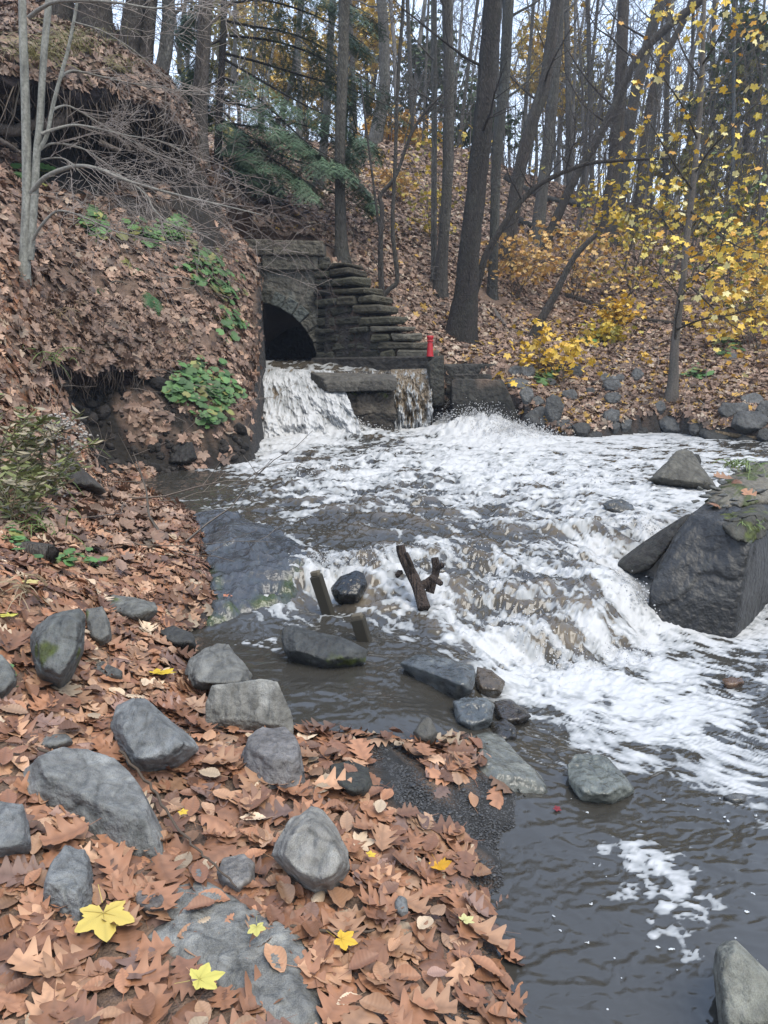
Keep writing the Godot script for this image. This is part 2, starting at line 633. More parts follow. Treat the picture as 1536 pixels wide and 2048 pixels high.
# earth held together by roots, jutting out over a hollow: from its ridge down to its lip, then back underneath
func overhang(called: String, top: Array, lip: Array, back: Array, thick: float, sd: int) -> MeshInstance3D:
	var mb := MB.new()
	var cols := 44
	var a := Curve3D.new()
	var b := Curve3D.new()
	var c := Curve3D.new()
	for q in top:
		a.add_point(P(q[0], q[1], q[2]))
	for q in lip:
		b.add_point(P(q[0], q[1], q[2]))
	for q in back:
		c.add_point(P(q[0], q[1], q[2]))
	var rows := 22
	for i in cols:
		var u := float(i) / (cols - 1)
		var pa := a.sample_baked(u * a.get_baked_length())
		var pb := b.sample_baked(u * b.get_baked_length())
		var pc := c.sample_baked(u * c.get_baked_length())
		for j in rows:
			var w := float(j) / (rows - 1)
			var p: Vector3
			if w < 0.5:
				var t := w / 0.5
				p = pa.lerp(pb, t) + Vector3.UP * sin(t * PI) * thick * 0.55
			elif w < 0.68:
				var t := (w - 0.5) / 0.18
				p = pb + Vector3.DOWN * t * thick + Vector3(0, 0, sin(t * PI) * 0.08)
			else:
				var t := (w - 0.68) / 0.32
				p = (pb + Vector3.DOWN * thick).lerp(pc, t)
			var amp := 0.16 * sin(w * PI)
			p += Vector3(nz.get_noise_3d(p.x * 1.6 + sd, p.y * 1.6, p.z * 1.6), nz.get_noise_3d(p.x * 1.9, p.y * 1.9 + sd, p.z * 1.9), nz.get_noise_3d(p.x * 1.7, p.y * 1.7, p.z * 1.7 + sd)) * amp
			p += Vector3(0, nz2.get_noise_3d(p.x * 9.0, p.y * 9.0, p.z * 9.0), nz2.get_noise_3d(p.x * 8.0 + 9.0, p.y * 9.0, p.z * 9.0)) * 0.03
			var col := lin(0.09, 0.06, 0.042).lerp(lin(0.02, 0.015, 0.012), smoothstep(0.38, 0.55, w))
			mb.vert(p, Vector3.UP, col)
	for i in cols - 1:
		for j in rows - 1:
			var k := i * rows + j
			mb.tri(k, k + 1, k + rows + 1)
			mb.tri(k, k + rows + 1, k + rows)
	mb.smooth()
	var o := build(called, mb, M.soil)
	structure(o)
	return o

# crumbled earth and small stones on the raw face under the lip
func make_clods() -> void:
	var src := icosphere(1)
	var mb := MB.new()
	mb.t = src.t.duplicate()
	for d in src.v:
		mb.vert(d * (1.0 + .35 * nz.get_noise_3d(d.x * 1.3, d.y * 1.3, d.z * 1.3)), d, Color.WHITE)
	mb.smooth()
	var mesh := mb.mesh(M.soil)
	var where := []
	var tint := []
	for k in 2600:
		var x := rng.randf_range(-4.5, -1.7)
		var z := rng.randf_range(-12.5, -7.6)
		var s := inside(x, z)
		if s > -.01 or s < -1.6:
			continue
		var p := Vector3(x, ground(x, z), z)
		if bareness(p) < rng.randf() * .8:
			continue
		var r := rng.randf_range(.012, .06) * (1.0 if rng.randf() < .92 else 2.0)
		where.append(Transform3D(Basis(Vector3(rng.randf_range(-1, 1), rng.randf_range(-1, 1), rng.randf_range(-1, 1)).normalized(), rng.randf() * 3.0) * Basis.from_scale(Vector3(r, r * .7, r)), p))
		var g := rng.randf_range(.012, .05)
		tint.append(lin(g, g * .85, g * .75))
	scatter("earth_clods", mesh, where, tint, ground_node)

var overhang_top := []
func make_overhangs() -> void:
	make_clods()
	var o := overhang("earth_overhang", [[-60, 0, 13.2], [35, 22, 13.0], [156, 52, 13.6], [246, 106, 13.9], [328, 150, 14.2], [360, 208, 14.3], [388, 262, 14.4]],
		[[-60, 120, 10.2], [20, 125, 10.6], [90, 140, 11.0], [153, 168, 11.4], [219, 165, 12.0], [300, 190, 12.7], [350, 225, 13.3], [383, 270, 13.8]],
		[[-60, 230, 12.2], [20, 260, 12.8], [90, 270, 13.2], [153, 290, 13.6], [219, 290, 13.8], [300, 300, 14.0], [350, 310, 14.1], [385, 320, 14.3]], 0.28, 3)
	overhang_top.append([o, 22])
	var o2 := overhang("earth_overhang", [[60, 600, 8.5], [150, 590, 9.5], [240, 600, 10.1], [330, 640, 10.5], [380, 690, 10.4]],
		[[70, 745, 7.9], [130, 730, 8.4], [180, 742, 8.75], [230, 728, 9.1], [290, 738, 9.5], [340, 722, 9.9], [372, 730, 10.15]],
		[[60, 790, 8.3], [150, 780, 8.9], [240, 770, 9.3], [320, 765, 9.7], [385, 760, 10.1]], 0.12, 7)
	overhang_top.append([o2, 22])
	# fine roots hanging from under each lip
	for k in 2:
		var mb := MB.new()
		var node: MeshInstance3D = overhang_top[k][0]
		var vs: PackedVector3Array = node.mesh.surface_get_arrays(0)[Mesh.ARRAY_VERTEX]
		for i in (420 if k == 0 else 160):
			var col := rng.randi_range(0, 43)
			var row := rng.randi_range(9, 19)
			var p := vs[col * 22 + row]
			var ln := rng.randf_range(0.15, 0.9 if k == 0 else 0.3)
			var path := PackedVector3Array()
			var rad := PackedFloat32Array()
			var dir := Vector3(rng.randf_range(-0.5, 0.5), -1, rng.randf_range(-0.2, 0.6)).normalized()
			var r0 := rng.randf_range(0.003, 0.008) * (1.0 if rng.randf() < 0.85 else 2.2)
			for s in 5:
				path.append(p)
				rad.append(r0 * (1.0 - s * 0.2) + 0.001)
				p += dir * ln / 4.0
				dir = (dir + Vector3(rng.randf_range(-0.5, 0.5), -0.15, rng.randf_range(-0.4, 0.4))).normalized()
			var g := rng.randf_range(0.03, 0.14)
			mb.tube(path, rad, 3, lin(g, g * 0.78, g * 0.62))
		stuff(build("root_fringe", mb, M.twig, node))
	# thick roots crossing the hollow
	var roots := [
		[[[0, 258, 11.0], [30, 262, 11.1], [60, 250, 11.2], [105, 250, 11.3], [130, 232, 11.5], [160, 205, 11.8], [178, 196, 11.9]], 0.075, "thick pale grey root bending up into the dark hollow"],
		[[[172, 198, 12.0], [185, 220, 12.0], [205, 245, 12.0], [230, 270, 12.1], [260, 300, 12.2]], 0.05, "brown root running down to the right inside the hollow"],
		[[[0, 187, 10.8], [20, 195, 10.9], [42, 204, 11.0], [60, 212, 11.2]], 0.05, "short root poking out at the far left of the hollow"],
		[[[0, 280, 10.6], [18, 290, 10.5], [32, 300, 10.6], [50, 312, 10.7]], 0.03, "thin root lying at the foot of the hollow"],
		[[[200, 285, 11.8], [215, 292, 11.8], [240, 302, 11.9]], 0.045, "broken stub of root end inside the hollow"],
		[[[240, 190, 12.2], [236, 215, 12.1], [232, 248, 12.1]], 0.02, "thin straight root dangling from the overhang"],
		[[[330, 170, 13.0], [331, 200, 12.9], [330, 230, 12.8], [324, 250, 12.8]], 0.018, "long thin root dangling near the overhang's right end"]]
	for r in roots:
		var path := PackedVector3Array()
		for q in r[0]:
			path.append(P(q[0], q[1], q[2]))
		var sm := smooth_path(path, 5)
		var rad := PackedFloat32Array()
		for i in sm.size():
			rad.append(r[1] * (1.0 - 0.35 * i / sm.size()))
		var mb := MB.new()
		mb.tube(sm, rad, 9, lin(0.17, 0.14, 0.115), 0.3, nz)
		tag(build("root", mb, M.bark), r[2], "root")

func smooth_path(p: PackedVector3Array, per: int) -> PackedVector3Array:
	var out := PackedVector3Array()
	for i in p.size() - 1:
		var a := p[maxi(i - 1, 0)]
		var d := p[mini(i + 2, p.size() - 1)]
		for k in per:
			out.append(p[i].cubic_interpolate(p[i + 1], a, d, float(k) / per))
	out.append(p[p.size() - 1])
	return out

# ---------------------------------------------------------------- the stream
var foam_fit := Fit.new()
var rough_fit := Fit.new()
var patches := []

func on_water(px: float, py: float) -> Vector3:
	var d := 1.3
	while d < 15.0:
		var q := P(px, py, d)
		if q.y < water(q.x, q.z):
			return q
		d += 0.01
	return P(px, py, 14.0)

func swell(x: float, z: float) -> float:
	# the heap of white water under each fall, and the humps where the current leaps
	var h := 0.0
	for q in mounds:
		var dx: float = (x - q[0].x) / q[1]
		var dz: float = (z - q[0].z) / q[2]
		h += q[3] * exp(-dx * dx - dz * dz)
	return h
var mounds := []

func foam_at(x: float, z: float, c: float, tb: float) -> float:
	var wx := nz.get_noise_2d(x * 1.3 + 7.0, z * 1.3) * 0.28
	var wz := nz.get_noise_2d(x * 1.3, z * 1.3 + 19.0) * 0.28
	var a := x * 0.8 + z * 0.6
	var b := -x * 0.6 + z * 0.8
	if z < -6.5:
		a = x * 0.9
		b = z * 0.9
	var e1 := clampf((-cells.get_noise_2d((a + wx) * 2.1, (b + wz) * 3.4) - 0.55) / 0.45, 0.0, 1.0)
	var e2 := clampf((-cells.get_noise_2d((a + wx * 0.7) * 4.6, (b + wz * 0.7) * 12.5) - 0.5) / 0.5, 0.0, 1.0)
	var e3 := clampf((-cells.get_noise_2d((a + wx * 0.4) * 12.0, (b + wz * 0.4) * 31.0) - 0.45) / 0.55, 0.0, 1.0)
	var f := nz.get_noise_2d(a * 1.5 + 31.0, b * 2.6)
	var f2 := nz.get_noise_2d(a * 5.0 + 31.0, b * 14.0)
	return c * 0.99 + (e1 * 0.30 + e2 * 0.30 + e3 * 0.26 + f * 0.42 + f2 * 0.34) * lerpf(0.36, 1.0, minf(1.0, c * 2.0)) - 0.43

func make_stream() -> void:
	var fp := PackedVector3Array()
	var rp := PackedVector3Array()
	# where the foam lies: x px, y px, share of foam, roughness of the surface
	for q in [[700, 870, .72, .8], [620, 880, .97, 1], [560, 900, .92, 1], [800, 880, .45, .8], [700, 900, .4, .7], [860, 880, .95, 1], [950, 880, .98, 1], [1040, 890, .95, 1], [1130, 890, .8, .6], [1250, 875, .95, .3], [1360, 880, .75, .4], [1500, 890, .4, .5], [1450, 920, .55, .6],
			[900, 930, .92, 1], [1050, 940, .85, .9], [1200, 950, .78, .8], [1300, 990, .8, .7], [1430, 990, .7, .5], [780, 930, .62, .9], [650, 940, .62, 1], [540, 940, .76, .9], [420, 950, .28, .5], [300, 970, .2, .3],
			[380, 1000, .3, .4], [480, 1000, .4, .7], [600, 1000, .48, .9], [720, 985, .55, 1], [850, 1000, .52, 1], [1000, 1000, .6, .9], [1100, 1000, .62, .9], [1230, 1060, .72, .9],
			[560, 1070, .42, .5], [650, 1050, .28, .8], [760, 1050, .32, .8], [700, 1100, .26, .7], [880, 1060, .36, .8], [1000, 1060, .4, .9], [1100, 1080, .45, .9], [1180, 1120, .62, .9],
			[640, 1140, .7, 1], [740, 1145, .66, 1], [850, 1160, .5, 1], [930, 1120, .6, 1], [1020, 1130, .56, 1], [1110, 1150, .5, 1], [600, 1180, .75, .8], [700, 1195, .6, .9], [800, 1220, .62, .9], [920, 1190, .62, 1],
			[1000, 1210, .5, 1], [1100, 1210, .46, 1], [1180, 1230, .5, 1], [1260, 1180, .78, .8], [1270, 1260, .72, .8], [1200, 1290, .55, .9], [1100, 1290, .58, 1], [1000, 1280, .62, 1], [900, 1255, .66, .9], [860, 1290, .3, .4],
			[560, 1250, .3, .2], [480, 1260, .24, .15], [700, 1240, .4, .5], [640, 1330, .12, .12], [500, 1300, .16, .1], [700, 1400, .12, .18], [600, 1440, .1, .12], [820, 1420, .12, .2], [900, 1400, .15, .25], [930, 1330, .42, .6],
			[1020, 1370, .85, .7], [1120, 1360, .95, .8], [1220, 1350, .92, .8], [1320, 1330, .75, .5], [1400, 1310, .55, .3], [1500, 1270, .85, .2], [1500, 1330, .4, .3], [1120, 1420, .7, .4], [1220, 1420, .85, .4], [1320, 1400, .84, .4], [1440, 1400, .6, .4],
			[1060, 1470, .4, .35], [1180, 1480, .6, .35], [1320, 1480, .75, .35], [1450, 1480, .82, .3], [1536, 1420, .4, .3], [1536, 1520, .7, .3], [1100, 1530, .3, .3], [1280, 1550, .42, .25], [1400, 1560, .5, .25], [1500, 1600, .42, .2],
			[1050, 1600, .14, .2], [1200, 1620, .18, .2], [1350, 1650, .2, .2], [1480, 1680, .2, .2], [1050, 1700, .05, .14], [1200, 1720, .06, .14], [1400, 1740, .08, .14], [1530, 1760, .08, .12], [1100, 1850, .0, .12], [1300, 1880, .0, .1], [1500, 1850, .02, .1], [1150, 2040, .0, .1], [1400, 2040, .0, .09]]:
		var w := on_water(q[0], q[1])
		fp.append(Vector3(w.x, q[2], w.z))
		rp.append(Vector3(w.x, q[3], w.z))
	for q in [[7, -8, .3], [9, -4, .2], [4, -2, .1], [0, 0.5, 0], [-3.6, -9, .2], [8, -13, .5]]:
		fp.append(Vector3(q[0], q[2], q[1]))
		rp.append(Vector3(q[0], 0.3, q[1]))
	foam_fit.solve(fp)
	rough_fit.solve(rp)
	for q in [[870, 850, .55, .5, .40], [960, 868, .7, .5, .26], [1040, 880, .6, .4, .1], [600, 850, .6, .5, .4], [535, 850, .4, .45, .36], [655, 866, .55, .35, .22], [700, 872, .7, .4, .06], [640, 945, .4, .22, .05], [760, 925, .35, .2, .1], [590, 975, .5, .18, .06],
			[650, 1135, .22, .1, .04], [760, 1128, .2, .1, .045], [930, 1115, .3, .14, .04], [1000, 1180, .25, .12, .04], [1060, 1265, .25, .12, .05], [1200, 1240, .2, .12, .035], [1130, 1345, .25, .14, .03], [1180, 1060, .4, .18, .05], [1050, 1050, .4, .15, .04], [700, 1040, .4, .14, .04], [840, 960, .5, .2, .05]]:
		mounds.append([on_water(q[0], q[1]), q[2], q[3], q[4]])
	# the drifting scrap of froth on the calm pool
	for q in [[1270, 1712, .13], [1310, 1735, .15], [1360, 1780, .13], [1345, 1740, .1], [1400, 1800, .08], [1270, 1780, .07], [1300, 1790, .06], [1340, 1825, .06], [1385, 1838, .05], [1350, 1865, .055], [1370, 1905, .045], [1215, 1705, .04], [1230, 1790, .04],
			[1395, 1815, .06], [1300, 1845, .025], [1310, 1875, .03], [490, 1285, .06], [520, 1290, .05], [545, 1282, .06], [545, 1300, .05], [560, 1262, .03]]:
		patches.append([on_water(q[0], q[1]), q[2]])
	var rows := PackedFloat32Array([0.3, 0.8, 1.2])
	var steps := 580
	for k in steps + 1:
		rows.append(1.45 * exp(log(13.85 / 1.45) * k / steps))
	var cols := PackedFloat32Array()
	var u := -0.36
	while u < 0.53:
		cols.append(u)
		u += 0.00205
	while u < 3.0:
		cols.append(u)
		u *= 1.014
	var nr := rows.size()
	var nc := cols.size()
	var index := PackedInt32Array()
	index.resize(nr * nc)
	index.fill(-1)
	var mb := MB.new()
	for j in nr:
		var d := rows[j]
		for i in nc:
			var x := cols[i] * d
			var z := -d
			var s := inside(x, z)
			if s < -0.2:
				continue
			var lvl := water(x, z)
			var tb := clampf(rough_fit.at(x, z), 0.05, 1.0)
			var c := clampf(foam_fit.at(x, z), 0.0, 1.0)
			var sw := swell(x, z)
			var grad := absf(water(x, z + 0.12) - water(x, z - 0.12)) / 0.24 + absf(water(x + 0.12, z) - water(x - 0.12, z)) / 0.24
			var n1 := nz.get_noise_2d(x * 1.6 + 3.0, z * 2.4)
			var n2 := nz.get_noise_2d(x * 5.0, z * 7.5 + 4.0)
			var n3 := nz2.get_noise_2d(x * 19.0 + n2 * 1.5, z * 24.0)
			var n4 := nz2.get_noise_2d(x * 9.0 + n1 * 3.0, z * 12.0 + n2)
			var big := tb * tb
			var y := lvl + sw * (1.0 + 0.7 * n2)
			y += big * (n1 * 0.065 + (0.25 - absf(n2)) * 0.06 + n3 * 0.006)
			y += minf(tb, 0.4) * (n4 * 0.013 + n3 * 0.004) + n3 * 0.0005 + n4 * 0.0007 + n1 * 0.008
			var f := foam_at(x, z, c, tb)
			f += clampf(sw, 0.0, 0.3) * 0.4 + smoothstep(0.85, 1.0, c) * 0.2
			if d < 5.6:
				for q in patches:
					var e: float = Vector2(x - q[0].x, z - q[0].z).length() / q[1]
					if e < 1.4:
						var hole: float = cells.get_noise_2d(x * 9.0, z * 12.0) + 1.0
						var fray: float = nz.get_noise_2d(x * 9.0 + 3.0, z * 15.0)
						var pore: float = cells.get_noise_2d(x * 24.0 + fray, z * 28.0) + 1.0
						f = maxf(f, 0.36 + 0.5 * (1.0 - e) + fray * 0.5 - smoothstep(0.3, 0.6, hole) * 0.4 - smoothstep(0.3, 0.7, pore) * 0.3)
			f = clampf(f, 0.0, 1.0)
			y += smoothstep(0.4, 0.7, f) * (0.003 + 0.008 * big * absf(n3))
			var air := clampf(smoothstep(0.18, 0.55, grad) * (0.16 + 0.25 * n1) * smoothstep(0.25, 0.6, tb) + smoothstep(-0.1, 0.5, n1) * 0.28 * smoothstep(0.4, 0.9, tb) + 0.05 + sw * 0.5, 0.0, 1.0)
			index[j * nc + i] = mb.vert(Vector3(x, y, z), Vector3.UP, Color.WHITE, Vector2(lerpf(0.004, 0.996, f), lerpf(0.02, 0.98, air)))
	for j in nr - 1:
		for i in nc - 1:
			var a := index[j * nc + i]
			var b := index[j * nc + i + 1]
			var c := index[(j + 1) * nc + i]
			var d := index[(j + 1) * nc + i + 1]
			if a < 0 or b < 0 or c < 0 or d < 0:
				continue
			mb.tri(a, b, d)
			mb.tri(a, d, c)
	mb.smooth()
	stream_node = build("stream_water", mb, M.water)
	structure(stream_node)
	# the race above the lip, sliding out of the culvert
	mb = MB.new()
	var na := 130
	var nb := 60
	for j in nb:
		var d := lerpf(13.75, 19.5, float(j) / (nb - 1))
		for i in na:
			var x := lerpf(-2.75, 0.95, float(i) / (na - 1))
			var z := -d
			var y := 1.66 + 0.22 * smoothstep(13.7, 15.4, d) + 0.07 * smoothstep(15.4, 19.0, d) + nz.get_noise_2d(x * 2.0, z * 1.2) * 0.06 + nz.get_noise_2d(x * 7.0, z * 5.0) * 0.03
			y -= 0.1 * smoothstep(14.0, 13.7, d)
			var f := 0.3 + nz.get_noise_2d(x * 3.0, z * 1.5) * 0.4 + clampf((-cells.get_noise_2d(x * 5.0, z * 3.0) - 0.5) / 0.5, 0.0, 1.0) * 0.3 + 0.15 * smoothstep(14.8, 13.8, d)
			mb.vert(Vector3(x, y, z), Vector3.UP, Color.WHITE, Vector2(clampf(f, 0.01, 0.99), 0.25 + 0.3 * smoothstep(14.6, 13.8, d)))
	for j in nb - 1:
		for i in na - 1:
			var a := j * na + i
			mb.tri(a, a + 1, a + na + 1)
			mb.tri(a, a + na + 1, a + na)
	mb.smooth()
	structure(build("race_water", mb, M.water))
	waterfall(P(521, 736, 13.9), P(664, 741, 13.75), P(519, 885, 12.0), P(735, 885, 11.9), 0.85, 0.98, 5)
	waterfall(P(640, 742, 13.78), P(800, 741, 13.7), P(650, 872, 13.5), P(800, 872, 13.5), 0.3, 0.5, 13)
	waterfall(P(782, 739, 13.72), P(858, 737, 13.6), P(784, 872, 13.05), P(866, 868, 12.9), 1.0, 0.66, 9)
	# thrown drops
	var drop := SphereMesh.new()
	drop.radius = 1.0
	drop.height = 2.0
	drop.radial_segments = 6
	drop.rings = 3
	drop.material = M.droplet
	var where := []
	var tint := []
	# x px, y px, count, spread m, height m, drop size
	for q in [[880, 850, 12000, .6, .34, .009], [960, 862, 8000, .7, .24, .008], [840, 850, 6000, .4, .4, .009], [1040, 878, 3500, .5, .15, .008], [600, 848, 8000, .6, .3, .008], [550, 862, 6000, .5, .3, .008], [690, 862, 2500, .5, .12, .008],
			[640, 1132, 700, .16, .07, .0045], [700, 1130, 600, .18, .06, .0045], [760, 1125, 700, .18, .08, .0045], [850, 1120, 500, .18, .07, .0045], [930, 1115, 500, .25, .07, .0045], [1060, 1270, 500, .22, .08, .005],
			[1000, 1180, 400, .25, .08, .005], [1270, 1190, 600, .16, .12, .006], [1250, 1310, 500, .2, .08, .005], [1120, 1340, 500, .25, .07, .005], [760, 920, 500, .3, .13, .009], [640, 950, 400, .4, .1, .008], [1290, 1060, 400, .2, .1, .007], [1200, 1060, 400, .3, .06, .0045], [900, 1000, 300, .6, .08, .007], [1050, 1050, 300, .4, .06, .0045], [1130, 960, 400, .8, .1, .008]]:
		var w := on_water(q[0], q[1])
		for i in int(q[2] * (1.3 if q[0] < 720 and q[1] < 900 else (0.6 if q[0] < 1100 and q[1] < 900 else 0.25))):
			var p := w + Vector3(rng.randfn(0, 0.5) * q[3], 0, rng.randfn(0, 0.4) * q[3])
			if inside(p.x, p.z) < 0.02:
				continue
			p.y = water(p.x, p.z) + swell(p.x, p.z) * 0.9 + absf(rng.randfn(0, 0.45)) * q[4]
			var r: float = q[5] * rng.randf_range(0.35, 1.0)
			var ax := Basis(Vector3(rng.randf_range(-1, 1), rng.randf_range(-1, 1), rng.randf_range(-1, 1)).normalized(), rng.randf() * 3.0)
			where.append(Transform3D(ax * Basis.from_scale(Vector3(r, r * rng.randf_range(1.0, 2.2), r)), p))
			var g := rng.randf_range(0.4, 0.48)
			tint.append(lin(g, g, g))
	scatter("spray", drop, where, tint, stream_node)
	# single bubbles that ride on the calm pool
	where = []
	tint = []
	for i in 45:
		var w := on_water(rng.randf_range(1060, 1530), rng.randf_range(1560, 2040))
		if inside(w.x, w.z) < 0.05:
			continue
		var r := rng.randf_range(0.0015, 0.0045)
		var ring := rng.randi_range(1, 3)
		for k in ring * 3:
			var o := Vector3(rng.randfn(0, 1), 0, rng.randfn(0, 1)) * r * (0.8 if ring > 1 else 0.0)
			where.append(Transform3D(Basis.from_scale(Vector3(r, r * 0.5, r) * rng.randf_range(0.5, 1.0)), w + o + Vector3(0, 0.004, 0)))
			tint.append(lin(0.5, 0.52, 0.53))
	scatter("bubble", drop, where, tint, stream_node)

# a falling sheet between two top and two bottom corners
func waterfall(a: Vector3, b: Vector3, c: Vector3, d: Vector3, air: float, foam: float, sd: int) -> void:
	var mb := MB.new()
	var na := 170
	var nb := 150
	for j in nb:
		var t := float(j) / (nb - 1)
		for i in na:
			var s := float(i) / (na - 1)
			var top := a.lerp(b, s)
			var low := c.lerp(d, s)
			var p := top.lerp(low, t)
			p.y = lerpf(top.y, low.y - 0.1, pow(t, 1.45))
			var clump0 := nz.get_noise_2d(s * 4.0 + sd + 9.0, t * 3.0)
			var streak := nz.get_noise_2d(s * 26.0 + sd + clump0 * 1.5, t * 2.4 + sd)
			var clump := nz.get_noise_2d(s * 7.0 + sd, t * 6.0)
			var fine := nz2.get_noise_2d(s * 60.0, t * 14.0 + sd)
			p += Vector3(fine * 0.01, fine * 0.006, 0.04 * streak + 0.2 * clump * t + 0.16 * clump0 * t + 0.006 * fine + 0.06 + 0.12 * sin(t * PI))
			var f := foam + streak * 0.3 + clump * 0.22 + clump0 * 0.3 + fine * 0.14 + 0.25 * smoothstep(0.5, 1.0, t) - 0.25
			mb.vert(p, Vector3.UP, Color.WHITE, Vector2(clampf(f, 0.01, 0.99), clampf(air + clump * 0.4, 0.03, 0.97)))
	for j in nb - 1:
		for i in na - 1:
			var k := j * na + i
			mb.tri(k, k + na, k + na + 1)
			mb.tri(k, k + na + 1, k + 1)
	mb.smooth()
	structure(build("waterfall", mb, M.water))

# ---------------------------------------------------------------- masonry
# a squared stone: a box with broken corners, its edges cut off
func block_mesh(size: Vector3, cut: float, jitter: float, col: Color, basis := Basis(), m: Material = null) -> ArrayMesh:
	var mb := MB.new()
	block_into(mb, Vector3.ZERO, size, cut, jitter, col, basis)
	return mb.mesh(m if m else M.stone)

func block_into(mb: MB, at: Vector3, size: Vector3, cut: float, jitter: float, col: Color, basis := Basis()) -> void:
	var h := size * 0.5
	var cut3 := minf(cut, minf(h.x, minf(h.y, h.z)) * 0.45)
	var corner := {}
	for sx in [-1, 1]:
		for sy in [-1, 1]:
			for sz in [-1, 1]:
				var off := Vector3(rng.randf_range(-1, 1), rng.randf_range(-1, 1), rng.randf_range(-1, 1)) * jitter
				corner[Vector3i(sx, sy, sz)] = Vector3(h.x * sx, h.y * sy, h.z * sz) + off
	var pt := func(k: Vector3i, axis: int) -> Vector3:
		var p: Vector3 = corner[k]
		for ax in 3:
			if ax != axis:
				p[ax] -= cut3 * k[ax]
		return at + basis * p
	var face := func(q: Array, n: Vector3) -> void:
		var nn := (basis * n).normalized()
		var k := mb.v.size()
		for p in q:
			mb.vert(p, nn, col)
		var f: Vector3 = (q[1] - q[0]).cross(q[2] - q[0])
		for i in range(1, q.size() - 1):
			if f.dot(nn) > 0.0:
				mb.tri(k, k + i, k + i + 1)
			else:
				mb.tri(k, k + i + 1, k + i)
	for ax in 3:
		var b := (ax + 1) % 3
		var c := (ax + 2) % 3
		for s in [-1, 1]:
			var q := []
			for e in [[-1, -1], [1, -1], [1, 1], [-1, 1]]:
				var k := Vector3i()
				k[ax] = s
				k[b] = e[0]
				k[c] = e[1]
				q.append(pt.call(k, ax))
			var n := Vector3()
			n[ax] = s
			face.call(q, n)
		# the cut edges that run along ax
		for e in [[-1, -1], [1, -1], [1, 1], [-1, 1]]:
			var k0 := Vector3i()
			k0[ax] = -1
			k0[b] = e[0]
			k0[c] = e[1]
			var k1 := k0
			k1[ax] = 1
			var n := Vector3()
			n[b] = e[0]
			n[c] = e[1]
			face.call([pt.call(k0, b), pt.call(k1, b), pt.call(k1, c), pt.call(k0, c)], n)
	for sx in [-1, 1]:
		for sy in [-1, 1]:
			for sz in [-1, 1]:
				var k := Vector3i(sx, sy, sz)
				face.call([pt.call(k, 0), pt.call(k, 1), pt.call(k, 2)], Vector3(sx, sy, sz))

